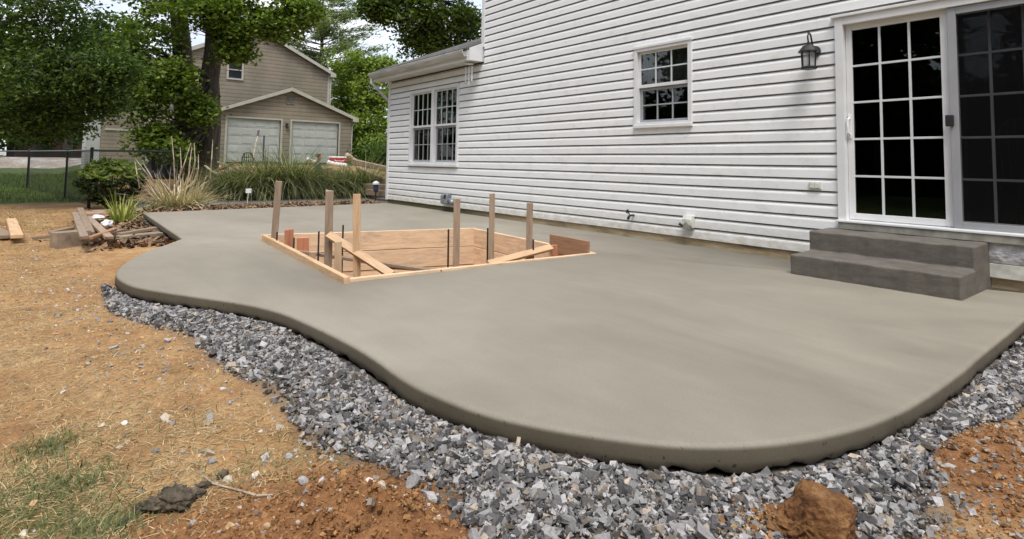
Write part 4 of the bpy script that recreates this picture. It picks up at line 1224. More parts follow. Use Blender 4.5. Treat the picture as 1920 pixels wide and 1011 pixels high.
b = MB(); b.tube([(p.x, p.y, gz(p.x, p.y) + 0.006) for p in tw], [0.002, 0.003, 0.003, 0.0035, 0.004, 0.003], 6)
tag(b.build('twig', 'log_bark', None, loc=tw[0]), 'thin curved dry twig lying on the soil near the mud lump', 'twig')

# ------------------------------------------------------------------ straw, grass
def blades(name, q, length, width, lean, tint, mat, label, cat, z0=None, segs=2, kind='stuff', droop=0.5, parent=None, yaw=None, loc=None, curl=None):
    """ribbon blades; lean 0 = upright, 1 = lying flat"""
    n = len(q)
    yaw = rng.uniform(0, 2 * np.pi, n) if yaw is None else yaw
    d = np.stack([np.cos(yaw), np.sin(yaw)], 1); sd_ = np.stack([-d[:, 1], d[:, 0]], 1)
    z = gheight(q[:, 0], q[:, 1]) if z0 is None else z0
    P = np.column_stack([q, z]); V = []
    ang = np.pi / 2 * (1 - lean)
    cur = P.copy()
    dr = droop if curl is None else curl
    for k in range(segs + 1):
        f = k / segs
        wd = width * (1 - f) ** 0.6 * 0.5 if k < segs else width * 0.04
        tw_ = rng.uniform(-0.3, 0.3, n) if k else np.zeros(n)
        off = np.column_stack([sd_ * wd[:, None], tw_ * wd])
        V += [cur - off, cur + off]
        a = ang - dr * (np.pi / 2) * (f + 0.5 / segs)
        st = length / segs
        cur = cur + np.column_stack([d * (np.cos(a) * st)[:, None], np.sin(a) * st])
        lowz = gheight(cur[:, 0], cur[:, 1]) + 0.002 if z0 is None else None
        if lowz is not None: cur[:, 2] = np.maximum(cur[:, 2], lowz)
    V = np.stack(V, 1)
    m = 2 * (segs + 1)
    fq = np.array([(2 * k, 2 * k + 1, 2 * k + 3, 2 * k + 2) for k in range(segs)])
    Fc = (fq[None] + (np.arange(n) * m)[:, None, None]).reshape(-1, 4)
    o = np_mesh(name, V.reshape(-1, 3), Fc, 4, mat, np.repeat(tint, m, 0), parent=parent, loc=loc)
    if label: tag(o, label, cat, kind=kind)
    return o
STRAW = [tuple(ptZ(u, v, -0.11))[:2] for u, v in ((-80, 430), (120, 465), (190, 530), (330, 620), (430, 690), (560, 820), (640, 890), (300, 1060), (-80, 1060))]
q = scatter(STRAW, 90000)
dcam = np.hypot(q[:, 0] - CAM.x, q[:, 1] - CAM.y)
pat = 0.5 + 0.5 * vnoise(q[:, 0] * 3.1, q[:, 1] * 3.1, 31) + 0.3 * vnoise(q[:, 0] * 9, q[:, 1] * 9, 32)
near_g = poly_dist(q[:, 0], q[:, 1], GRAVEL)
q = q[rng.random(len(q)) < np.clip(pat * (0.35 + 0.65 * np.clip(near_g / 0.6, 0, 1)), 0.04, 1) * np.clip(3.2 / dcam, 0.25, 1)]
n = len(q)
straw = blades('straw', q, rng.uniform(0.02, 0.07, n), rng.uniform(0.0018, 0.0042, n), rng.uniform(0.72, 1.0, n), tints(n, (0.30, 0.20, 0.09), (0.62, 0.48, 0.27), 0.3), 'dry_blade', 'dry straw coloured dead grass over the bare soil', 'straw', segs=2, droop=0.3)
gq = []
for (u, v, r, k) in ((130, 905, 0.08, 420), (40, 960, 0.16, 700), (185, 985, 0.08, 480), (30, 890, 0.10, 200), (90, 835, 0.06, 350), (500, 880, 0.15, 160), (180, 440, 0.22, 500), (250, 440, 0.2, 300), (40, 465, 0.4, 500), (330, 770, 0.2, 120), (640, 880, 0.12, 120)):
    c = ptZ(u, v, -0.11); gq.append(np.column_stack([rng.normal(c.x, r, k), rng.normal(c.y, r, k)]))
q = np.concatenate(gq); n = len(q)
blades('grass', q, rng.uniform(0.02, 0.06, n), rng.uniform(0.002, 0.004, n), rng.uniform(0.1, 0.85, n), tints(n, (0.07, 0.10, 0.03), (0.24, 0.26, 0.11), 0.3), 'blade', 'short green grass tufts surviving on the bare soil', 'grass', segs=3)
LAWN = [tuple(ptZ(u, v, -0.11))[:2] for u, v in ((-120, 384), (175, 378), (260, 345), (200, 331), (-150, 327))]
q = scatter(LAWN, 42000); n = len(q); dc = np.hypot(q[:, 0], q[:, 1] + 6)
q = q[rng.random(n) < np.clip((16 / dc) ** 1.5, 0.15, 1)]; n = len(q); dc = np.hypot(q[:, 0], q[:, 1] + 6)
blades('lawn_grass', q, rng.uniform(0.06, 0.13, n) * np.clip(dc / 14, 1, 2.5), 0.006 * np.clip(dc / 12, 1, 4) * rng.uniform(0.7, 1.3, n), rng.uniform(0.0, 0.5, n), tints(n, (0.05, 0.08, 0.012), (0.12, 0.17, 0.03), 0.25), 'blade', 'mown green lawn beyond the chain link fence', 'lawn', segs=2)
DRYE = [tuple(ptZ(u, v, -0.11))[:2] for u, v in ((-120, 440), (140, 432), (150, 396), (-120, 380))]
q = scatter(DRYE, 12000); n = len(q)
blades('dry_turf', q, rng.uniform(0.03, 0.08, n), rng.uniform(0.004, 0.008, n), rng.uniform(0.4, 1.0, n), tints(n, (0.26, 0.18, 0.08), (0.48, 0.37, 0.19), 0.25), 'dry_blade', 'worn tan turf between the lawn and bare soil', 'turf', segs=2)

# ------------------------------------------------------------------ planting
def clump(name, c, n, hgt, rad, width, tint, mat, label, cat, lean=(0.05, 0.55), droop=(0.3, 1.0), segs=5, group=None):
    r = rad * np.sqrt(rng.random(n)); a = rng.uniform(0, 2 * np.pi, n)
    q = np.column_stack([c[0] + r * np.cos(a), c[1] + r * np.sin(a)])
    z = gheight(q[:, 0], q[:, 1]) - 0.02
    yaw = a + rng.normal(0, 0.6, n)
    ln = hgt * rng.uniform(0.55, 1.25, n)
    T = thing(name, (c[0], c[1], gz(c[0], c[1])), label, cat, group)
    o = blades('blades', q, ln, width * rng.uniform(0.6, 1.3, n), rng.uniform(*lean, n), tint(n), mat, None, None, z0=z, segs=segs, parent=T, yaw=yaw, curl=rng.uniform(*droop, n))
    tag(o, kind='stuff')
    return T
greenish = lambda n: tints(n, (0.06, 0.085, 0.028), (0.33, 0.33, 0.16), 0.4)
GC = ((452, 374, 0.55, 0.75), (500, 372, 0.6, 0.95), (548, 371, 0.58, 0.98), (596, 370, 0.6, 0.64), (640, 369, 0.58, 0.72), (680, 368, 0.45, 0.8))
gl = ('wide green ornamental grass clump with white label beside the brush pile', 'green ornamental grass clump leaning left behind the patio', 'tallest green ornamental grass clump with pale plumes above it', 'green ornamental grass clump in front of seated man', 'green ornamental grass clump in front of red cooler', 'dark narrow grass clump next to the house corner')
for (u, v, r, h), lb in zip(GC, gl):
    p = ptZ(u, v, -0.05)
    clump('ornamental_grass', (p.x, p.y), 2100, h * 1.6, r * 0.75, 0.016, greenish, 'blade', lb, 'ornamental grass', (0.02, 0.5), (0.5, 1.5), 6, 'green ornamental grasses behind the patio')
def dry_tint(n): return tints(n, (0.44, 0.34, 0.20), (0.82, 0.70, 0.50), 0.2)
p = ptZ(335, 391, -0.06)
DG = clump('dry_grass', (p.x, p.y), 360, 0.85, 0.32, 0.024, dry_tint, 'dry_blade', 'clump of dead straw coloured ornamental grass at the patio corner', 'dry grass', (0.12, 0.95), (-0.3, 0.9), 5)
b_ = blades('fresh_blades', np.column_stack([rng.normal(p.x, 0.35, 260), rng.normal(p.y, 0.35, 260)]), rng.uniform(0.3, 0.6, 260), rng.uniform(0.008, 0.014, 260), rng.uniform(0.1, 0.7, 260), tints(260, (0.09, 0.12, 0.035), (0.24, 0.25, 0.11)), 'blade', None, None, z0=np.full(260, gz(p.x, p.y)), segs=4, parent=DG)
tag(b_, kind='stuff')
for (u0, v0, u1, v1, um) in ((328, 345, 322, 255, 326), (333, 352, 338, 277, 340), (330, 350, 358, 268, 345), (352, 348, 360, 275, 355), (356, 340, 364, 268, 366), (365, 345, 372, 290, 372), (394, 335, 399, 262, 397), (290, 345, 254, 298, 272), (304, 362, 268, 305, 285), (262, 352, 253, 303, 257)):
    q0 = ptX(u0, v0, p.x - 0.1); q1 = ptX(u1, v1, p.x - 0.15); qm = ptX(um, (v0 + v1) / 2, p.x)
    c = MB(); c.tube([q0, qm, q1], [0.013, 0.011, 0.006], 5); c.build('dry_stalk', 'log_bark', DG)
# yellow-green strap leaved plant
p = ptZ(228, 414, -0.08)
IR = clump('iris_plant', (p.x, p.y), 70, 0.50, 0.12, 0.034, lambda n: tints(n, (0.20, 0.24, 0.05), (0.42, 0.42, 0.12), 0.2), 'blade', 'yellow green strap leaved iris in the edged bed', 'iris', (0.0, 0.5), (0.0, 0.8), 6)
clump_n = 26
q = np.column_stack([rng.normal(p.x, 0.08, clump_n), rng.normal(p.y, 0.1, clump_n)])
o = blades('fallen_leaves', q, rng.uniform(0.25, 0.4, clump_n), rng.uniform(0.03, 0.045, clump_n), rng.uniform(0.6, 0.95, clump_n), tints(clump_n, (0.32, 0.33, 0.10), (0.5, 0.5, 0.2)), 'blade', None, None, segs=4, parent=IR); tag(o, kind='stuff')

def leaves(name, c, s, nrm_bias, tint, mat, parent=None, aspect=0.55, dirv=None, loc=None):
    n = len(c)
    nr = rng.normal(0, 1, (n, 3)); nr[:, 2] = np.abs(nr[:, 2]) + nrm_bias; nr /= np.linalg.norm(nr, axis=1)[:, None]
    t = rng.normal(0, 1, (n, 3)) if dirv is None else dirv + rng.normal(0, 0.25, (n, 3))
    t -= nr * (t * nr).sum(1)[:, None]; t /= np.linalg.norm(t, axis=1)[:, None]
    bb = np.cross(nr, t); s = s[:, None]
    V = np.stack([c - t * s * 0.5, c + bb * s * aspect * 0.5 - nr * s * 0.12, c + t * s * 0.55, c - bb * s * aspect * 0.5 - nr * s * 0.12], 1)
    Fc = np.arange(n * 4).reshape(-1, 4)
    return np_mesh(name, V.reshape(-1, 3), Fc, 4, mat, np.repeat(tint, 4, 0), parent=parent, loc=loc)
def cloud(centers, radii, nsub, nleaf, sub_r, flat=0.6, shell=0.5):
    """leaf positions in sprays spread through ellipsoids"""
    P = []; S = []
    for (c, r) in zip(centers, radii):
        c = np.array(c); r = np.array(r)
        d = rng.normal(0, 1, (nsub, 3)); d /= np.linalg.norm(d, axis=1)[:, None]
        sub = c + d * r * (shell + (1 - shell) * rng.random((nsub, 1))) ** 0.8
        S.append(sub)
        w_ = rng.uniform(0.5, 1.5, nsub); cnt = np.maximum(4, (nleaf * w_ / w_.sum()).astype(int))
        k = np.repeat(np.arange(nsub), cnt)
        off = rng.normal(0, 1, (len(k), 3)) * np.array([1, 1, flat]) * sub_r * rng.uniform(0.6, 1.3, nsub)[k][:, None]
        P.append(sub[k] + off)
    return np.concatenate(P), np.concatenate(S)
# rhododendron
p = ptZ(205, 388, -0.08)
RH = thing('rhododendron', (p.x, p.y, gz(p.x, p.y)), 'leafy rhododendron shrub with pale new growth by the fence post', 'shrub')
for k in range(7):
    a = k * 0.9; c = MB(); c.tube([(p.x + 0.05 * math.cos(a), p.y + 0.05 * math.sin(a), gz(p.x, p.y) - 0.02), (p.x + 0.2 * math.cos(a), p.y + 0.2 * math.sin(a), 0.3), (p.x + 0.38 * math.cos(a), p.y + 0.38 * math.sin(a), 0.7)], [0.025, 0.018, 0.008], 6); c.build('stem', 'stem', RH)
wh = []; wn = 330
d = rng.normal(0, 1, (wn, 3)); d /= np.linalg.norm(d, axis=1)[:, None]; d[:, 2] = d[:, 2] * 0.95 - 0.02
wc = np.array([p.x, p.y, 0.42]) + d * np.array([0.55, 0.55, 0.50]) * rng.uniform(0.8, 1.05, (wn, 1))
k = np.repeat(np.arange(wn), 9); ang = rng.uniform(0, 2 * np.pi, len(k))
dv = np.column_stack([np.cos(ang), np.sin(ang), rng.uniform(0.0, 0.9, len(k))])
lc = wc[k] + dv * 0.055
new = (wc[k][:, 2] > 0.50)
ti = np.where(new[:, None], tints(len(k), (0.10, 0.15, 0.03), (0.30, 0.36, 0.10)), tints(len(k), (0.02, 0.032, 0.012), (0.06, 0.08, 0.03)))
leaves('foliage', lc, rng.uniform(0.10, 0.16, len(k)), 0.6, ti, 'leaf', RH, 0.32, dv)
ft_ = rng.choice(len(wc), 9)
leaves('blossom', wc[ft_] + rng.normal(0, 0.03, (9, 3)), rng.uniform(0.05, 0.08, 9), 0.5, np.full((9, 3), 0.8), 'leaf', RH, 0.9)

# leaf litter along the far slab edge and in the bed
q = np.column_stack([rng.normal(-12.5, 0.3, 7000), rng.uniform(-4.9, 0.0, 7000)]); q = q[q[:, 0] < -12.02 - 0.07 * (q[:, 1] + 4.77) / 1]
q = q[(q[:, 0] < -11.9 - 0.0735 * (q[:, 1] + 4.77))]
bedq = np.column_stack([rng.uniform(-12.2, -8.2, 2600), rng.normal(-5.15, 0.22, 2600)]); bedq = bedq[(bedq[:, 1] < -4.82)]
q = np.concatenate([q, bedq]); n = len(q)
o = leaves('leaf_litter', np.column_stack([q, gheight(q[:, 0], q[:, 1]) + rng.uniform(0.0, 0.04, n)]), rng.uniform(0.05, 0.13, n), 1.2, tints(n, (0.07, 0.04, 0.022), (0.34, 0.22, 0.13), 0.3), 'litter', None, 0.6)
tag(o, 'brown dead leaves and mulch along the far patio edge and bed', 'leaf litter', kind='stuff')

# ------------------------------------------------------------------ bed edging and bits
def block(name, u, v, lx_, ly_, lz_, yaw, mat, label, cat, z=-0.11, tilt=(0, 0), lift=0.0, group=None):
    p = ptZ(u, v, z); b = MB(); b.box(-lx_ / 2, lx_ / 2, -ly_ / 2, ly_ / 2, 0, lz_)
    b.v = [(x + random.uniform(-1, 1) * 0.006, y + random.uniform(-1, 1) * 0.006, zz_ + random.uniform(-1, 1) * 0.004) for x, y, zz_ in b.v]
    me = b.build(name, mat, None, bevel=0.008)
    me.location = (p.x, p.y, gz(p.x, p.y) - 0.01 + lift); me.rotation_euler = (tilt[0], tilt[1], yaw)
    return tag(me, label, cat, group)
def px_yaw(u0, v0, u1, v1, z=-0.1):
    a_, b__ = ptZ(u0, v0, z), ptZ(u1, v1, z); return math.atan2(b__.y - a_.y, b__.x - a_.x)
plank('timber', ptZ(150, 394, -0.05) + Vector((0, 0, 0.0)), ptZ(168, 441, 0.0), 0.10, 0.10, 'wood_old', None, bevel=0.01)
tag(bpy.data.objects['timber'], 'long weathered timber edging the outer side of iris bed', 'timber')
o = plank('timber', ptZ(152, 454, -0.07), ptZ(226, 433, -0.04), 0.10, 0.055, 'wood_old', None, bevel=0.006)
tag(o, 'broken reddish plank tilted across the front of iris bed', 'timber')
o = plank('timber', ptZ(168, 447, 0.0), ptZ(215, 430, 0.02), 0.06, 0.04, 'wood_ply', None, bevel=0.006)
tag(o, 'short dark offcut lying on the broken reddish plank', 'timber')
for u0, v0, u1, v1, wd, zz_, mt, lb in ((165, 408, 205, 446, 0.09, 0.0, 'wood_grey', 'grey weathered board laid slantwise through the iris bed'), (96, 436, 136, 428, 0.08, -0.04, 'wood_old', 'weathered board lying flat behind the concrete block'), (222, 440, 292, 428, 0.09, 0.0, 'wood_old', 'brown board edge along the notch of the bed'), (140, 400, 158, 446, 0.08, 0.06, 'wood_grey', 'thin grey board lying against the long edging timber'), (60, 447, 112, 441, 0.05, -0.06, 'wood_old', 'narrow stick of old wood left of the concrete block')):
    tag(plank('timber', ptZ(u0, v0, zz_ - 0.03), ptZ(u1, v1, zz_), wd, 0.04, mt, None, bevel=0.005, ragged=0.02), lb, 'timber')
block('concrete_block', 131, 461, 0.16, 0.36, 0.19, px_yaw(108, 463, 155, 458) + math.pi / 2, 'concrete_block', 'upright concrete block with pale crust at the bed corner', 'block')
block('edging_stone', 262, 449, 0.14, 0.52, 0.09, px_yaw(230, 452, 292, 446) + math.pi / 2, 'concrete_block', 'low grey edging stone beside the patio notch', 'edging stone')
block('paver', 176, 403, 0.42, 0.42, 0.06, 0.1, 'brick_paver', 'flat reddish paver at the back of iris bed', 'paver')
block('paver', 196, 398, 0.30, 0.4, 0.06, 0.2, 'brick_paver', 'small reddish paver next to rhododendron base', 'paver')
block('edging_stone', 262, 401, 0.15, 0.45, 0.07, 1.5, 'concrete_block', 'pale edging stone at the far end of iris bed', 'edging stone')
o = plank('wood_offcut', ptZ(21, 412, -0.06), ptZ(32, 444, -0.02), 0.12, 0.045, 'wood_new', None, bevel=0.004); tag(o, 'pale new lumber offcut lying on the worn turf', 'offcut')
o = plank('wood_offcut', ptZ(-14, 430, -0.06), ptZ(14, 444, -0.06), 0.14, 0.045, 'wood_old', None, bevel=0.004); tag(o, 'dark grey plank end beside the pale lumber offcut', 'offcut')
def crumple(name, u, v, z, s, mat, label, cat, squash=0.7):
    from mathutils import noise as mn
    p = ptZ(u, v, z); bm = bmesh.new(); bmesh.ops.create_icosphere(bm, subdivisions=3, radius=0.5)
    for w_ in bm.verts:
        c = w_.co.copy() * 3 + Vector((u, v, 0)); k_ = 1 + 0.55 * mn.noise(c); w_.co = Vector((w_.co.x * k_ * s, w_.co.y * k_ * s, w_.co.z * k_ * s * squash))
    me = bpy.data.meshes.new(name); bm.to_mesh(me); bm.free(); me.materials.append(M[mat])
    return tag(link(name, me, None, (p.x, p.y, p.z + s * 0.3)), label, cat)
crumple('plastic_scrap', 183, 413, -0.06, 0.17, 'paper_white', 'flat white plastic scrap left of the iris leaves', 'litter', 0.35)
crumple('plastic_scrap', 201, 424, -0.05, 0.13, 'paper_white', 'crumpled white plastic tub at the iris bed front', 'litter', 0.8)
b = MB(); p = ptX(466, 358, -13.9); b.box(p.x - 0.004, p.x + 0.004, p.y - 0.06, p.y + 0.06, p.z - 0.05, p.z + 0.05); b.tube([(p.x, p.y, p.z - 0.05), (p.x, p.y - 0.02, gz(p.x, p.y) - 0.05)], 0.006, 6)
tag(b.build('plant_label', 'paper_white', None, loc=(p.x, p.y, gz(p.x, p.y))), 'white plant label standing in the green grass clump', 'plant label')
p = ptX(705, 345, -13.4)
T = thing('garden_lantern', (p.x, p.y, gz(p.x, p.y)), 'little white capped blue stake light beside the house corner', 'stake light')
b = MB(); b.lathe((p.x, p.y, p.z - 0.02), [(0.06, 0), (0.085, 0.01), (0.08, 0.05), (0.03, 0.09)], 12); b.build('cap', 'paper_white', T)
b = MB(); b.lathe((p.x, p.y, p.z - 0.2), [(0.045, 0), (0.06, 0.05), (0.06, 0.175)], 12); b.build('body', 'blue_plastic', T)
b = MB(); b.tube([(p.x, p.y, gz(p.x, p.y) - 0.05), (p.x, p.y, p.z - 0.19)], 0.018, 8); b.build('spike', 'black_plastic', T)
# landscape timbers stepping up beside the house corner
for k, (u0, v0, u1, v1, dep) in enumerate(((662, 303, 728, 318, 17.0), (672, 318, 728, 342, 16.0), (690, 350, 726, 352, 14.5), (690, 360, 726, 363, 14.4))):
    o = plank('landscape_timber', ptD(u0, v0, dep + 1), ptD(u1, v1, dep), 0.16, 0.16, 'wood_old', None, bevel=0.012)
    tag(o, ('topmost weathered landscape timber behind the dark grass clump', 'second weathered landscape timber sloping towards the house corner', 'short weathered timber above the lowest one at house corner', 'lowest weathered timber at the house corner')[k], 'timber', None)

# ------------------------------------------------------------------ chain link fence
FE = thing('chain_link_fence', (-15.0, -5.4, -0.12), 'black chain link fence with round posts across the lawn', 'fence')
fp_ = [Vector((-13.9, -3.75, 0)), Vector((-15.04, -5.4, 0)), Vector((-18.3, -5.75, 0)), Vector((-23.4, -6.6, 0)), Vector((-29.5, -8.2, 0)), Vector((-36, -10, 0))]
fp_[0] = Vector((-17.6, -3.1, 0))
FH = 1.20
for k, p in enumerate(fp_):
    z = gz(p.x, p.y); c = MB(); c.tube([(p.x, p.y, z - 0.1), (p.x, p.y, z + FH + 0.03)], 0.032 if k != 2 else 0.025, 10); c.tube([(p.x, p.y, z + FH + 0.02), (p.x, p.y, z + FH + 0.05), (p.x, p.y, z + FH + 0.07)], [0.038, 0.036, 0.012], 10); c.build('post', 'black_metal', FE)
for p, q_ in zip(fp_[:-1], fp_[1:]):
    z0, z1 = gz(p.x, p.y), gz(q_.x, q_.y)
    c = MB(); c.tube([(p.x, p.y, z0 + FH), (q_.x, q_.y, z1 + FH)], 0.022, 8); c.build('top_rail', 'black_metal', FE)
    c = MB(); L_ = (q_ - p).length; d_ = (q_ - p).normalized(); st_ = 0.075; nn_ = int(L_ / st_); hh = FH - 0.05
    side_ = Vector((-d_.y, d_.x, 0))
    def wire(s0, za, s1, zb, w_=0.0017):
        a_ = p + d_ * s0 + Vector((0, 0, z0 + (z1 - z0) * s0 / L_ + za)); b__ = p + d_ * s1 + Vector((0, 0, z0 + (z1 - z0) * s1 / L_ + zb))
        dv_ = (b__ - a_).normalized(); up_ = dv_.cross(side_) * w_; sd2 = side_ * w_
        i = len(c.v); c.v += [tuple(a_ + up_), tuple(a_ - up_ + sd2), tuple(a_ - up_ - sd2), tuple(b__ + up_), tuple(b__ - up_ + sd2), tuple(b__ - up_ - sd2)]
        c.f += [(i, i + 1, i + 4, i + 3), (i + 1, i + 2, i + 5, i + 4), (i + 2, i, i + 3, i + 5)]; c.m += [0, 0, 0]
    for i in range(-int(hh / st_), nn_):
        s = i * st_
        for sg in (1, -1):
            sa, za, sb, zb = s, 0.04, s + hh, hh + 0.04
            if sg < 0: za, zb = hh + 0.04, 0.04
            t0 = max(0, -sa / hh); t1 = min(1, (L_ - sa) / hh)
            if t1 - t0 < 0.02: continue
            wire(sa + hh * t0, za + (zb - za) * t0, sa + hh * t1, za + (zb - za) * t1)
    o = c.build('wire_mesh', 'black_metal', FE); tag(o, kind='stuff')

# ------------------------------------------------------------------ neighbour house
NH = thing('neighbour_house', (-33, 3, 0.75), 'beige two storey house with attached two door garage beyond the yard', 'house')
XG, XM, XW = -30.0, -33.0, -36.0
GY0, GY1, GP = 0.05, 6.62, 3.32           # garage front: left, right, gable peak position along y
GE, GPK = 3.26, 4.50                       # eave and peak heights
GB = 0.70
b = MB()
dl = (0.43, 2.91); drr = (3.46, 5.92); DT, DB = 2.92, 0.8
def wq(y0, y1, z0, z1): b.box(XG - 0.15, XG, y0, y1, z0, z1)
wq(GY0, dl[0], GB - 0.4, GE); wq(dl[1], drr[0], GB - 0.4, GE); wq(drr[1], GY1, GB - 0.4, GE); wq(dl[0], dl[1], DT, GE); wq(drr[0], drr[1], DT, GE)
b.prism([(GY0, GE + .001), (GY1, GE + .001), (GP, GPK)], 'x', XG - 0.15, XG)
b.box(XM + 0.01, XG - 0.151, GY1 - 0.15, GY1, GB - 0.4, GE); b.box(XM + 0.01, XG - 0.151, GY0, GY0 + 0.15, GB - 0.4, GE)
b.build('garage_wall', 'beige_siding', NH)
for y0, y1 in (dl, drr):
    dr_ = empty('garage_door', (XG - 0.1, (y0 + y1) / 2, DB), NH)
    for s in range(5):
        h = (DT - DB) / 5
        b = MB(); b.box(XG - 0.13, XG - 0.09, y0 + 0.02, y1 - 0.02, DB + s * h + 0.006, DB + (s + 1) * h - 0.006)
        for c in range(4):
            w_ = (y1 - y0 - 0.04) / 4; yy = y0 + 0.02 + c * w_
            b.box(XG - 0.09, XG - 0.078, yy + 0.07, yy + w_ - 0.07, DB + s * h + 0.07, DB + (s + 1) * h - 0.07)
        b.build('door_panel', 'garage_white', dr_, bevel=0.006)
    b = MB(); b.box(XG - 0.06, XG + 0.02, y0 - 0.09, y0 + 0.0, DB - 0.1, DT + 0.09); b.box(XG - 0.06, XG + 0.02, y1, y1 + 0.09, DB - 0.1, DT + 0.09); b.box(XG - 0.06, XG + 0.021, y0, y1, DT, DT + 0.09); b.build('frame', 'beige_trim', dr_)
def gable_roof(name, y0, y1, yp, ze, zp, x0, x1, ov, th, trim=True):
    for sgn, ye in ((-1, y0), (1, y1)):
        dy = ye - yp; dz = ze - zp; L_ = math.hypot(dy, dz); uy, uz = dy / L_, dz / L_
        ey, ez = ye + uy * ov, ze + uz * ov
        b = MB(); b.prism([(yp, zp + 0.02), (ey, ez + 0.02), (ey, ez + th), (yp, zp + th + 0.02)], 'x', x0, x1 + 0.25); b.build(name, 'roof_shingle', NH)
        b = MB(); b.prism([(yp, zp - 0.10), (ey, ez - 0.10), (ey, ez + th - 0.02), (yp, zp + th - 0.0)], 'x', x1 + 0.252, x1 + 0.28); b.build('rake_board', 'beige_trim', NH)
        b = MB(); b.prism([(ey - 0.32 * sgn, ez - 0.12), (ey, ez - 0.12), (ey, ez + 0.06), (ey - 0.32 * sgn, ez + 0.06 - 0.32 * sgn * uz / uy * 0 + 0.1)], 'x', x1 + 0.03, x1 + 0.29); b.build('eave_return', 'beige_trim', NH)
gable_roof('garage_roof', GY0, GY1, GP, GE + 0.02, GPK + 0.03, XM + 0.02, XG, 0.32, 0.09)
def vent(x, y0, y1, z0, z1):
    v_ = empty('gable_vent', (x, (y0 + y1) / 2, z0), NH)
    b = MB(); b.box(x, x + 0.02, y0, y1, z0, z1); b.build('back', 'vent_grey', v_)
    for k in range(5):
        zz_ = z0 + (z1 - z0) * (k + 0.5) / 5; b = MB(); b.box(x + 0.02, x + 0.045, y0 + 0.02, y1 - 0.02, zz_ - 0.02, zz_ + 0.02); b.build('louvre', 'vent_grey', v_)
vent(XG + 0.001, 3.13, 3.55, 3.75, 4.22)
# main block
MY0, MY1, MP, ME_, MPK = -1.6, 6.42, 2.3, 6.05, 8.0
MZ0 = 0.4
b = MB(); b.prism([(MY0, MZ0), (MY1, MZ0), (MY1, ME_), (MP, MPK), (MY0, ME_)], 'x', XM - 9.0, XM); b.build('main_wall', 'beige_siding', NH)
gable_roof('main_roof', MY0, MY1, MP, ME_ + 0.02, MPK + 0.03, XM - 9.3, XM, 0.36, 0.1)
b = MB(); b.box(XM - 0.06, XM + 0.03, MY1 - 0.06, MY1 + 0.05, GE, ME_); b.build('corner_board', 'beige_trim', NH)
b = MB(); b.tube([(XM + 0.06, MY1 + 0.1, ME_), (XM + 0.05, MY1 + 0.09, 0.8)], 0.045, 8); b.build('downspout', 'beige_trim', NH)
b = MB(); b.tube([(XG + 0.02, GY1 + 0.28, GE - 0.1), (XG - 0.02, GY1 + 0.06, GE - 0.45), (XG - 0.05, GY1 + 0.06, 0.5)], 0.04, 8); b.build('downspout', 'beige_trim', NH)
vent(XM + 0.001, 2.0, 2.42, 7.0, 7.42)
wn_ = empty('window', (XM, 1.3, 5.2), NH)
y0, y1, z0, z1 = 0.93, 1.75, 5.13, 6.2
b = MB(); b.box(XM + 0.001, XM + 0.06, y0, y0 + 0.09, z0, z1); b.box(XM + 0.001, XM + 0.06, y1 - 0.09, y1, z0, z1); b.box(XM + 0.001, XM + 0.061, y0 + 0.09, y1 - 0.09, z1 - 0.09, z1); b.box(XM + 0.001, XM + 0.061, y0 + 0.09, y1 - 0.09, z0, z0 + 0.09); b.box(XM + 0.001, XM + 0.05, y0 + 0.09, y1 - 0.09, (z0 + z1) / 2 - 0.03, (z0 + z1) / 2 + 0.03); b.build('frame', 'beige_trim', wn_)
for za, zb in ((z0 + 0.09, (z0 + z1) / 2 - 0.03), ((z0 + z1) / 2 + 0.03, z1 - 0.09)):
    b = MB(); b.box(XM + 0.001, XM + 0.02, y0 + 0.09, y1 - 0.09, za, zb); b.build('pane', 'dark_glass', wn_)
# rear wing to the left
b = MB(); b.box(XW - 4, XW, -4.15, -1.62, 0.3, 5.2); b.build('wing_wall', 'beige_siding', NH)
b = MB(); b.box(XW - 4, XW + 0.02, -4.75, -4.16, 0.3, 5.0); b.build('bay_wall', 'garage_white', NH)
b = MB(); b.prism([(-5.0, 5.2), (-1.63, 5.2), (-1.63, 6.4)], 'x', XW - 4.2, XW + 0.3); b.build('wing_roof', 'roof_shingle', NH)
b = MB(); b.box(XW + 0.001, XW + 0.04, -4.0, -2.25, 2.32, 2.42); b.box(XW + 0.001, XW + 0.04, -2.3, -2.2, 0.5, 2.9); b.build('trim_band', 'beige_trim', NH)
p0_ = ptX(273, 218, XW); 
b = MB(); b.box(XW + 0.001, XW + 0.05, -2.18, -1.7, 0.6, 3.1); b.build('side_door', 'beige_trim', NH)
# wall light between the garage doors
T = thing('porch_light', (XG + 0.02, 3.19, 2.6), 'small dark wall light between the two garage doors', 'wall light')
b = MB(); b.lathe((XG + 0.09, 3.19, 2.55), [(0.04, 0), (0.07, 0.03), (0.06, 0.18), (0.09, 0.2), (0.02, 0.27)], 8); b.build('lantern', 'black_metal', T)
b = MB(); b.box(XG + 0.001, XG + 0.04, 3.14, 3.24, 2.6, 2.8); b.build('bracket', 'black_metal', T)

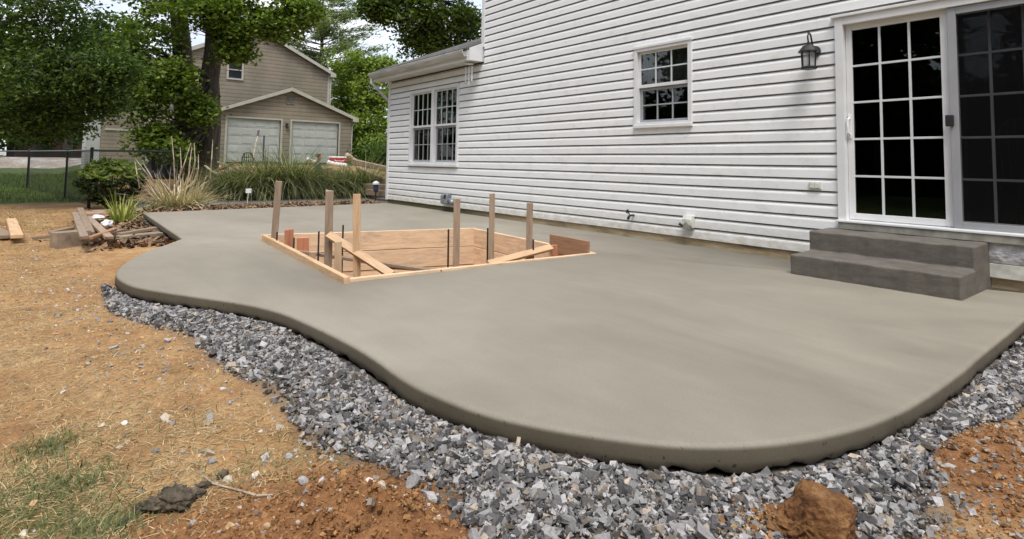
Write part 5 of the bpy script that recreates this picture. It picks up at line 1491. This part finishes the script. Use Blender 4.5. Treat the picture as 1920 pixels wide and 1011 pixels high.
# ------------------------------------------------------------------ yard things in front of the garage
def gpt(u, v, dep): return ptD(u, v, dep)
T = thing('shovel', gpt(476, 292, 27), 'long handled shovel with dark grip leaning before the garage door', 'shovel')
b = MB(); b.tube([gpt(474, 300, 26.6), gpt(480, 268, 27.2), gpt(483, 256, 27.5)], 0.035, 7); b.build('handle', 'log_bark', T)
b = MB(); b.tube([gpt(483, 257, 27.5), gpt(484.8, 245, 27.7)], [0.04, 0.055], 8); b.build('grip', 'black_plastic', T)
c_ = gpt(473.5, 304, 26.5); b = MB(); b.prism([(-0.11, 0), (0.11, 0), (0.12, -0.2), (0.0, -0.34), (-0.12, -0.2)], 'x', -0.01, 0.01); b.v = [(c_.x + x, c_.y + y, c_.z + z) for x, y, z in b.v]; b.build('blade', 'steel_grey', T)
T = thing('rake', gpt(494, 296, 27), 'thin dark handled rake standing beside the shovel', 'rake')
b = MB(); b.tube([gpt(493.4, 303, 27), gpt(495.2, 255, 27.3)], 0.035, 7); b.build('handle', 'black_plastic', T)
c_ = gpt(493.4, 303, 27); b = MB()
b.box(c_.x - 0.02, c_.x + 0.02, c_.y - 0.2, c_.y + 0.2, c_.z - 0.03, c_.z)
for k in range(9): b.tube([(c_.x, c_.y - 0.19 + 0.0475 * k, c_.z - 0.02), (c_.x + 0.04, c_.y - 0.19 + 0.0475 * k, c_.z - 0.14)], 0.008, 5)
b.build('rake_head', 'black_metal', T)
# black slatted folding chair
cc_ = gpt(464, 303, 24.5)
T = thing('garden_chair', cc_, 'black slatted garden chair with curved back before the garage', 'chair')
def cp(y, z, x=0.0): return (cc_.x + x, cc_.y + y, cc_.z + z)
arc = [cp(-0.24, -0.35), cp(-0.22, 0.1), cp(-0.16, 0.33), cp(0, 0.38), cp(0.16, 0.33), cp(0.22, 0.1), cp(0.24, -0.35)]
b = MB(); b.tube(arc, 0.028, 8); b.build('back_frame', 'black_metal', T)
for k in range(4):
    b = MB(); b.tube([cp(-0.13 + 0.087 * k, -0.02), cp(-0.12 + 0.08 * k, 0.33)], 0.022, 6); b.build('slat', 'black_metal', T)
for z in (0.02, 0.18):
    b = MB(); b.tube([cp(-0.2, z), cp(0.2, z)], 0.02, 6); b.build('rail', 'black_metal', T)
b = MB(); b.box(cc_.x, cc_.x + 0.42, cc_.y - 0.22, cc_.y + 0.22, cc_.z - 0.05, cc_.z - 0.01); b.build('seat', 'black_metal', T)
for y in (-0.2, 0.2):
    b = MB(); b.tube([cp(y, -0.03, 0.4), cp(y, -0.42, 0.43)], 0.02, 6); b.build('leg', 'black_metal', T)
# cooler
c_ = gpt(633, 302, 23.0)
T = thing('cooler', (c_.x, c_.y, c_.z - 0.18), 'red cooler with white lid behind the ornamental grass', 'cooler')
b = MB(); b.box(c_.x - 0.17, c_.x + 0.17, c_.y - 0.29, c_.y + 0.29, c_.z - 0.18, c_.z + 0.12); b.build('body', 'red_plastic', T, bevel=0.02)
b = MB(); b.box(c_.x - 0.18, c_.x + 0.18, c_.y - 0.3, c_.y + 0.3, c_.z + 0.121, c_.z + 0.18); b.build('lid', 'paper_white', T, bevel=0.015)
b = MB(); b.tube([(c_.x + 0.18, c_.y - 0.2, c_.z + 0.05), (c_.x + 0.22, c_.y - 0.15, c_.z + 0.0), (c_.x + 0.22, c_.y + 0.15, c_.z), (c_.x + 0.18, c_.y + 0.2, c_.z + 0.05)], 0.012, 6); b.build('handle', 'paper_white', T)
def log(u0, v0, u1, v1, dep, r, label, mat='log_bark'):
    p, q_ = gpt(u0, v0, dep), gpt(u1, v1, dep + 0.4); b = MB(); n_ = 7
    pts = [p + (q_ - p) * k / n_ + Vector((0, random.uniform(-.02, .02), random.uniform(-.02, .02))) for k in range(n_ + 1)]
    b.tube(pts, [r * random.uniform(0.9, 1.1) for _ in pts], 9); return tag(b.build('log', mat, None, smooth=True, loc=p), label, 'log')
log(650, 291, 667, 304, 23.5, 0.11, 'short pale log standing tilted beside the red cooler')
log(615, 305, 650, 312, 22.5, 0.09, 'long whitish log in front of the red cooler', 'paper_white')
log(577, 298, 590, 304, 22.8, 0.07, 'white birch log end left of the seated man', 'paper_white')
# brush pile: branches and split wood heaped at the tree foot
BP = thing('brush_pile', gpt(425, 325, 17.0), 'heap of broken branches and split wood between trunk and grasses', 'brush pile')
r = random.Random(4)
for k in range(46):
    u = r.uniform(398, 470); top = 306 + abs(u - 432) * 0.35 + r.uniform(0, 38); ln = r.uniform(12, 42); an = r.uniform(-0.6, 0.6)
    dep = r.uniform(15.0, 17.5); p = gpt(u - ln / 2 * math.cos(an), top - ln / 2 * math.sin(an), dep); q_ = gpt(u + ln / 2 * math.cos(an), top + ln / 2 * math.sin(an), dep + r.uniform(-0.6, 0.6))
    if k % 4 == 0: plank('split_wood', p, q_, 0.10, 0.05, r.choice(['wood_old', 'wood_grey', 'wood_new']), BP)
    else:
        c = MB(); c.tube([p, (p + q_) / 2 + Vector((0, 0, r.uniform(-.06, .06))), q_], [0.03, 0.026, 0.014], 6); c.build('branch', 'log_bark', BP)
# black tarp slumped against the tree
b = MB()
tp = [(262, 312), (272, 306), (286, 296), (297, 282), (306, 267), (312, 272), (318, 296), (326, 304), (336, 316)]
n_ = 10
grid = []
for k, (u, v) in enumerate(tp):
    row = []
    for j in range(n_ + 1):
        f = j / n_; vv_ = v + (336 - v) * f; dep = 15.2 - 0.4 * f + 0.22 * math.sin(k * 2.3 + j * 0.4)
        row.append(gpt(u + 3 * math.sin(j * 0.9 + k), vv_, dep))
    grid.append(row)
for row in grid:
    for p in row: b.v.append(tuple(p))
for k in range(len(tp) - 1):
    for j in range(n_):
        i = k * (n_ + 1) + j; b.f.append((i, i + 1, i + n_ + 2, i + n_ + 1)); b.m.append(0)
o = b.build('tarp', 'tarp', None, smooth=True, loc=gpt(303, 338, 14.4)); sl = o.modifiers.new('solid', 'SOLIDIFY'); sl.thickness = 0.02
tag(o, 'black tarp draped in a peak beside the big trunk', 'tarp')

# ------------------------------------------------------------------ seated man behind the grasses
def person():
    p = ptD(598, 294, 20.8); hx_, hy_ = p.x, p.y; g_ = gz(hx_, hy_)
    # faces +y-ish (to the right in view), sitting on the ground, knees drawn up
    hz = p.z                                            # head centre
    s0 = hz - 0.62 - 0.05
    T = thing('person', (hx_, hy_, s0 - 0.1), 'person in dark shirt sitting behind the grasses facing the red cooler', 'person')
    f = Vector((0.25, 0.97, 0)).normalized(); r_ = Vector((f.y, -f.x, 0))
    def P(a, b_, c): v = f * a + r_ * b_; return (hx_ + v.x, hy_ + v.y, s0 + c)
    V = []; E = []; R = []
    def add(pt, rad, par=None):
        V.append(pt); R.append(rad)
        if par is not None: E.append((par, len(V) - 1))
        return len(V) - 1
    pel = add(P(-0.05, 0, 0.05), 0.15); ab = add(P(-0.07, 0, 0.2), 0.14, pel); chst = add(P(-0.05, 0, 0.36), 0.155, ab); nk = add(P(-0.02, 0, 0.47), 0.07, chst); nk2 = add(P(0.0, 0, 0.53), 0.06, nk)
    jaw = add(P(0.025, 0, 0.58), 0.075, nk2); hd = add(P(0.01, 0, 0.66), 0.095, jaw); tp_ = add(P(0.0, 0, 0.73), 0.075, hd)
    for s in (-1, 1):
        sh = add(P(-0.05, 0.17 * s, 0.42), 0.075, chst); el = add(P(0.08, 0.24 * s, 0.19), 0.05, sh); wr = add(P(0.28, 0.15 * s, 0.16), 0.034, el); ha = add(P(0.36, 0.13 * s, 0.15), 0.036, wr)
        hp = add(P(0.02, 0.1 * s, 0.05), 0.1, pel); kn = add(P(0.42, 0.14 * s, 0.24), 0.07, hp); an = add(P(0.55, 0.13 * s, -0.04), 0.045, kn); to = add(P(0.7, 0.14 * s, -0.08), 0.04, an)
    me = bpy.data.meshes.new('body'); o0 = T.location
    me.from_pydata([(a - o0.x, b_ - o0.y, c - o0.z) for a, b_, c in V], E, [])
    for k in ('shirt', 'skin', 'jeans'): me.materials.append(M[k])
    o = link('body', me, T, o0)
    m_ = o.modifiers.new('skin', 'SKIN'); sub = o.modifiers.new('sub', 'SUBSURF'); sub.levels = 2; sub.render_levels = 2
    for k, rd in enumerate(R): me.skin_vertices[0].data[k].radius = (rd, rd)
    me.skin_vertices[0].data[0].use_root = True
    dg = bpy.context.evaluated_depsgraph_get(); ev = bpy.data.meshes.new_from_object(o.evaluated_get(dg))
    o.modifiers.clear(); o.data = ev
    while len(ev.materials) < 3: ev.materials.append(None)
    for k, nm in enumerate(('shirt', 'skin', 'jeans')): ev.materials[k] = M[nm]
    bz = s0 - o0.z
    for pl in ev.polygons:
        c = pl.center; loc = Vector((c.x, c.y, 0)); a_ = loc.dot(f)
        z_ = c.z - bz
        pl.material_index = 1 if z_ > 0.49 or (0.25 < a_ < 0.48 and abs(loc.dot(r_)) < 0.3 and 0.09 < z_ < 0.2 and abs(z_ - .155) < .05) else (2 if z_ < 0.1 or a_ > 0.2 else 0)
        pl.use_smooth = True
    # hair cap, nose, ear
    bm = bmesh.new(); bmesh.ops.create_icosphere(bm, subdivisions=3, radius=0.112)
    for v in list(bm.verts):
        a_ = Vector((v.co.x, v.co.y, 0)).dot(f)
        if v.co.z < -0.02 + 0.75 * max(0, a_) or (a_ > 0.075 and v.co.z < 0.05): bm.verts.remove(v)
    me2 = bpy.data.meshes.new('hair'); bm.to_mesh(me2); bm.free(); me2.materials.append(M['hair'])
    q_ = P(-0.005, 0, 0.67); link('hair', me2, T, q_)
    b = MB(); b.tube([P(0.095, 0, 0.665), P(0.118, 0, 0.64), P(0.1, 0, 0.632)], [0.01, 0.016, 0.012], 6); b.build('nose', 'skin', T, smooth=True)
    for s in (-1, 1):
        b = MB(); b.tube([P(0.0, 0.085 * s, 0.67), P(-0.005, 0.1 * s, 0.655), P(0.0, 0.088 * s, 0.63)], [0.012, 0.018, 0.01], 6); b.build('ear', 'skin', T, smooth=True)
        for k in range(4):
            b = MB(); o_ = 0.018 * (k - 1.5)
            b.tube([P(0.375, 0.13 * s + o_, 0.15), P(0.42, 0.13 * s + o_ * 1.1, 0.145), P(0.445, 0.13 * s + o_ * 1.1, 0.12)], [0.010, 0.0095, 0.008], 6); b.build('finger', 'skin', T, smooth=True)
        b = MB(); b.tube([P(0.34, 0.13 * s - 0.035 * s, 0.155), P(0.38, 0.13 * s - 0.055 * s, 0.15), P(0.40, 0.13 * s - 0.05 * s, 0.135)], [0.012, 0.011, 0.009], 6); b.build('thumb', 'skin', T, smooth=True)
    # the small features belong to the one continuous body mesh
    bm = bmesh.new(); bm.from_mesh(ev)
    for ch_ in [c for c in T.children if c.name.split('.')[0] in ('nose', 'ear', 'finger', 'thumb')]:
        n0 = len(bm.faces); bm.from_mesh(ch_.data); bm.faces.ensure_lookup_table()
        for fc in bm.faces[n0:]: fc.material_index = 1
        bpy.data.objects.remove(ch_)
    bm.to_mesh(ev); bm.free()
person()

# ------------------------------------------------------------------ trees
def limb(b, pts, r0, r1, n=9):
    pts = [Vector(p) for p in pts]; out_ = []
    for k in range(len(pts) - 1):
        for j in range(3): out_.append(pts[k] + (pts[k + 1] - pts[k]) * j / 3)
    out_.append(pts[-1])
    out_ = [p + Vector((random.uniform(-1, 1), random.uniform(-1, 1), 0)) * r0 * 0.12 for p in out_]
    m = len(out_) - 1
    b.tube(out_, [r0 + (r1 - r0) * k / m for k in range(m + 1)], n)
def tree(name, base, label, trunks, centers, radii, nsub, nleaf, sub_r, lsize, tint, flat=0.6, twigs=0.3, group=None, aspect=0.6, shell=0.3, bias=0.5):
    T = thing(name, base, label, 'tree', group)
    b = MB()
    for pts, r0, r1 in trunks: limb(b, pts, r0, r1, 12)
    b.build('trunk', 'bark', T, smooth=True)
    P, S = cloud(centers, radii, nsub, nleaf, sub_r, flat, shell)
    n = len(P)
    o = leaves('crown', P, lsize * rng.uniform(0.6, 1.3, n), bias, tint(n, P), 'leaf', T, aspect)
    if twigs:
        b = MB(); tops = [Vector(p) for t in trunks for p in t[0][1:]]
        for s in S[rng.random(len(S)) < twigs]:
            s = Vector(s); a_ = min(tops, key=lambda q_: (q_ - s).length)
            m_ = (a_ + s) / 2 + Vector((random.uniform(-.2, .2), random.uniform(-.2, .2), random.uniform(0, .3)))
            rr = min(0.05, 0.012 * (s - a_).length + 0.01)
            b.tube([a_, m_, s], [rr, rr * 0.6, rr * 0.2], 5, cap=False)
        if b.f: tag(b.build('branches', 'bark', T, smooth=True), kind='stuff')
    return T
def gt(a, b_, jit=0.25):
    return lambda n, P: tints(n, a, b_, jit)
# twin-trunk maple
gb = gz(-19.1, -2.6)
t1 = [ptD(352, 338, 17.2), ptD(350, 240, 17.1), ptD(343, 120, 17.0), ptD(334, 0, 17.0), ptD(322, -160, 17.0)]
t2 = [ptD(384, 338, 17.0), ptD(392, 240, 16.9), ptD(394, 150, 16.8), ptD(402, 70, 16.7), ptD(398, -30, 16.6), ptD(420, -160, 16.5)]
t1[0].z = gb - 0.2; t2[0].z = gb - 0.2
lc = []; lr = []
def blob(u, v, dep, ru, rv, rd=None):
    s = dep / F; lc.append(ptD(u, v, dep)); lr.append((ru * s, ru * s if rd is None else rd, rv * s))
for a_ in ((300, 40, 16, 70, 70), (230, 110, 15.5, 60, 55), (275, 180, 15.8, 50, 60), (300, 265, 15.6, 45, 40), (335, 150, 15.5, 24, 45), (322, 290, 15.4, 24, 22), (395, 15, 15.6, 45, 35), (460, 30, 16.2, 60, 45), (520, 45, 16.4, 55, 30), (560, 20, 16.5, 40, 30), (440, 95, 16, 25, 18), (370, -60, 17, 130, 70), (520, -60, 17, 90, 60), (250, -50, 16.5, 120, 70), (372, 205, 15.9, 12, 30), (436, 60, 15.8, 22, 20)):
    blob(*a_)
tree('maple_tree', (t1[0].x, t1[0].y, gb), 'large twin trunked maple standing before the neighbour house', [(t1, 0.36, 0.17), (t2, 0.34, 0.14), ([ptD(384, 230, 16.9), ptD(350, 120, 16.9)], 0.12, 0.1)], lc, lr, 60, 2100, 0.19, 0.12, gt((0.05, 0.085, 0.012), (0.22, 0.29, 0.045)), 0.55, 0.25, aspect=0.75)
# big tree whose limbs hang in from the left
lc = []; lr = []
for a_ in ((30, 40, 11.5, 90, 70), (130, 50, 12, 80, 65), (60, 140, 11.2, 80, 60), (160, 140, 11.8, 70, 50), (215, 130, 12, 35, 35), (30, 220, 11.5, 60, 45), (110, 225, 12, 55, 40), (185, 190, 12, 40, 35), (-60, 120, 11.5, 80, 90), (80, -60, 12, 130, 60), (-80, -20, 12, 100, 90)):
    blob(*a_)
tb = ptD(-330, 520, 11.0); tb.z = -0.2
tree('oak_tree', (tb.x, tb.y, -0.12), 'dark leafy tree hanging its low boughs over the fence', [([tb, tb + Vector((0.1, 0.1, 2.5)), tb + Vector((-0.2, 0.2, 5.5)), tb + Vector((0, 0, 8))], 0.4, 0.18), ([tb + Vector((0.1, 0.1, 2.2)), ptD(-60, 170, 11.6), ptD(120, 110, 11.9)], 0.12, 0.03), ([tb + Vector((0.1, 0.1, 3.0)), ptD(-20, 60, 11.4), ptD(80, 5, 11.5)], 0.12, 0.02)], lc, lr, 64, 2300, 0.17, 0.10, gt((0.028, 0.055, 0.011), (0.13, 0.19, 0.04)), 0.55, 0.25, aspect=0.5)
# tree behind the wing
lc = []; lr = []
for a_ in ((760, 25, 24, 55, 40), (830, 40, 25, 60, 45), (880, 60, 26, 45, 45), (735, -30, 24, 60, 45), (830, -60, 25, 110, 60), (790, 80, 25, 45, 28), (850, 100, 26, 50, 22), (705, 15, 23.5, 28, 16)):
    blob(*a_)
q = ptD(822, 150, 25); q.z = 0.0
tree('shade_tree', (q.x, q.y, 0.0), 'dark green tree rising behind the low wing roof', [([q, ptD(822, 80, 25), ptD(826, 0, 25), ptD(830, -90, 25)], 0.2, 0.1)], lc, lr, 50, 2400, 0.30, 0.19, gt((0.03, 0.055, 0.009), (0.12, 0.17, 0.03)), 0.6, 0.3)
# bright tree right of neighbour house
lc = []; lr = []
for a_ in ((670, 135, 36, 50, 35), (700, 175, 35, 45, 40), (650, 200, 37, 35, 40), (690, 235, 34, 50, 35), (660, 265, 34, 40, 28), (715, 130, 36, 28, 22), (705, 275, 33, 35, 20)):
    blob(*a_)
q = ptD(680, 310, 36); q.z = 0.5
tree('broadleaf_tree', (q.x, q.y, 0.6), 'bright green broadleaf tree beside the neighbour garage', [([q, ptD(682, 200, 36), ptD(690, 120, 36)], 0.2, 0.06)], lc, lr, 60, 2600, 0.36, 0.24, gt((0.07, 0.11, 0.015), (0.30, 0.38, 0.07)), 0.5, 0.15)
# white pine: whorled boughs of needles
q = ptD(598, 300, 44); q.z = 0.6
tp_ = ptD(606, -10, 44)
PT = thing('pine_tree', (q.x, q.y, 0.6), 'tall feathery pine rising behind the neighbour house', 'tree')
b = MB(); limb(b, [q, q + (tp_ - q) * 0.5, tp_], 0.32, 0.05, 10)
NP = []; DV = []; bb_ = MB()
ht = (tp_ - q).length
for k in range(26):
    f = 0.18 + 0.82 * k / 25; zc = q + (tp_ - q) * f; ln = (1 - f) * 5.2 + 2.2
    for j in range(5):
        a_ = random.uniform(0, 6.28); d_ = Vector((math.cos(a_), math.sin(a_), 0.22)); l2 = ln * random.uniform(0.6, 1.15)
        e_ = zc + d_ * l2; bb_.tube([zc, zc + d_ * l2 * 0.5 + Vector((0, 0, -.1)), e_], [0.05, 0.035, 0.012], 5, cap=False)
        m = int(210 * l2 / 3)
        t_ = rng.uniform(0.25, 1.05, m) ** 0.7
        c = np.array(zc)[None] + np.outer(t_, np.array(d_ * l2)) + rng.normal(0, 1, (m, 3)) * np.array([0.34, 0.34, 0.13]) * (0.5 + 0.5 * t_)[:, None]
        NP.append(c); DV.append(np.repeat(np.array([[d_.x, d_.y, 0.5]]), m, 0))
b.build('trunk', 'bark', PT, smooth=True); tag(bb_.build('branches', 'bark', PT, smooth=True), kind='stuff')
NP = np.concatenate(NP); DV = np.concatenate(DV)
leaves('crown', NP, rng.uniform(0.22, 0.42, len(NP)), 0.4, tints(len(NP), (0.07, 0.10, 0.035), (0.25, 0.30, 0.12), 0.25), 'leaf', PT, 0.22, DV)
# far trees on the left and shrubs: each with its own trunk
FT = ((68, 272, 62, 15, 'far tree with straight dark trunk over the driveway', 120, 0.5), (128, 274, 58, 16, 'far tree with leaning dark trunk near the bay wall', 90, 0.5), (20, 276, 75, 16, 'far dense tree behind the straight trunk', 140, 0.4), (168, 272, 80, 15, 'far tree tucked behind the neighbour bay', 120, 0.4), (-60, 276, 66, 16, 'far broad tree at the left end of the driveway', 150, 0.5), (90, 278, 100, 18, 'most distant tree closing the view over the driveway', 200, 0.3))
for i, (u, v, dep, h, lb, w_, dk) in enumerate(FT):
    q = ptD(u, v, dep); q.z = 0.6
    s = dep / F
    cs = [q + Vector((0, 0, h * 0.5)) + Vector((rng.normal() * 2.5, rng.normal() * 2.5, rng.uniform(-2.5, 5))) for _ in range(6)]
    cs += [q + Vector((rng.normal() * 2.5, rng.normal() * 2.5, 3.6)) for _ in range(2)]
    tree('far_tree', (q.x, q.y, 0.6), lb, [([q, q + Vector((0.3, 0, 4)), q + Vector((0, 0.3, h * 0.6))], 0.42, 0.2)], cs, [(3.2, 3.2, 2.3)] * 8, 26, 1100, 0.55, 0.5, gt((0.02, 0.045, 0.008), (0.075, 0.13, 0.025)), 0.6, 0.1, 'far trees beyond the driveway')
# undergrowth right of the garage
for i, (u, v, dep, r_, lb) in enumerate(((652, 278, 33, 1.2, 'leafy shrub against the garage corner'), (690, 292, 31, 1.1, 'low leafy shrub under the bright tree'), (716, 292, 29, 0.9, 'leafy shrub beside our house corner behind timbers'))):
    q = ptD(u, v, dep); g_ = gz(q.x, q.y)
    tree('shrub', (q.x, q.y, g_), lb, [([Vector((q.x, q.y, g_ - .1)), Vector((q.x, q.y, q.z))], 0.05, 0.03)], [q, q + Vector((0.4, 0.5, -0.3))], [(r_, r_, r_ * 0.7)] * 2, 24, 1200, 0.25, 0.17, gt((0.03, 0.06, 0.01), (0.12, 0.18, 0.035)), 0.6, 0)
# white parked van glimpsed between house and trees
c_ = ptD(716, 268, 48)
T = thing('parked_van', (c_.x, c_.y, 0.5), 'white van glimpsed between the house corner and the trees', 'van')
b = MB(); b.prism([(-2.3, -0.9), (2.4, -0.9), (2.45, 0.0), (1.7, 0.1), (1.1, 0.95), (-2.2, 1.0), (-2.35, 0.9)], 'y', -0.9, 0.9); b.v = [(c_.x + x, c_.y + y, c_.z + z) for x, y, z in b.v]; b.build('body', 'car_white', T, bevel=0.08)
for y in (-0.91, 0.885):
    b = MB(); b.prism([(0.1, 0.15), (1.45, 0.15), (1.0, 0.8), (0.1, 0.8)], 'y', y, y + 0.025); b.v = [(c_.x + x, c_.y + yy, c_.z + z) for x, yy, z in b.v]; b.build('window', 'dark_glass', T)
    for x in (-1.5, 1.5):
        b = MB(); b.tube([(c_.x + x, c_.y + y - 0.02, c_.z - 0.85), (c_.x + x, c_.y + y + 0.05, c_.z - 0.85)], 0.34, 16); b.build('wheel', 'black_plastic', T)
# brown shed far behind the driveway
q = ptD(105, 262, 85); b = MB(); T = thing('brown_shed', (q.x, q.y, 0.7), 'low reddish brown shed far behind the driveway trees', 'shed')
b.box(q.x - 2, q.x + 2, q.y - 5, q.y + 5, 0.5, 4.0); b.build('wall', 'far_brown', T)
b = MB(); b.prism([(q.x - 2.4, 4.01), (q.x + 2.4, 4.01), (q.x, 5.2)], 'y', q.y - 5.3, q.y + 5.3); b.build('roof', 'roof_shingle', T)
# the yard behind the viewer: trees that the door panes mirror
for i, (x, y, h, lb) in enumerate(((-9, -20, 11, 'yard tree behind the viewer opposite the twin window'), (-2, -17, 12, 'yard tree behind the viewer opposite the kitchen window'), (5, -16, 11, 'yard tree behind the viewer opposite the patio door'), (11, -13, 12, 'yard tree behind the viewer to the side of the steps'), (15, -7, 11, 'yard tree beyond the far end of the house'), (-17, -23, 12, 'yard tree behind the viewer past the lawn'), (-20, -14, 13, 'yard tree at the side of the lawn past the oak'), (-28, -17, 13, 'yard tree furthest along the side of the lawn'), (-13, -14.5, 12, 'yard tree close behind the oak at the lawn side'))):
    g_ = -0.12; q = Vector((x, y, g_))
    cs = [q + Vector((rng.normal() * 1.6, rng.normal() * 1.6, rng.uniform(2.4, h * 0.8))) for _ in range(8)]
    tree('yard_tree', q, lb, [([q, q + Vector((0.1, 0.1, 3)), q + Vector((0, 0, h * 0.7))], 0.28, 0.1)], cs, [(2.3, 2.3, 1.8)] * 8, 24, 900, 0.45, 0.42, gt((0.016, 0.036, 0.007), (0.06, 0.10, 0.02)), 0.6, 0.1, 'yard trees behind the viewer')

# unseen hedge added behind the viewer to darken the pane reflections
HG = thing('hedge', (-2, -22, -0.12), 'long unseen hedge added behind the viewer to darken reflections', 'hedge')
n = 26000
P = np.column_stack([rng.uniform(-32, 22, n), rng.normal(-22.5, 0.8, n), rng.uniform(-0.1, 5.5, n) ** 1.0])
P[:, 2] *= 0.8 + 0.2 * vnoise(P[:, 0] * 0.6, P[:, 0] * 0 + 3, 77)
leaves('foliage', P, rng.uniform(0.3, 0.6, n), 0.3, tints(n, (0.016, 0.034, 0.007), (0.06, 0.10, 0.02)), 'leaf', HG, 0.7)
b = MB(); b.box(-32, 22, -23.6, -23.3, -0.2, 4.6); b.build('backing_box', 'bark', HG)  # solid unseen box added behind the hedge leaves as backing
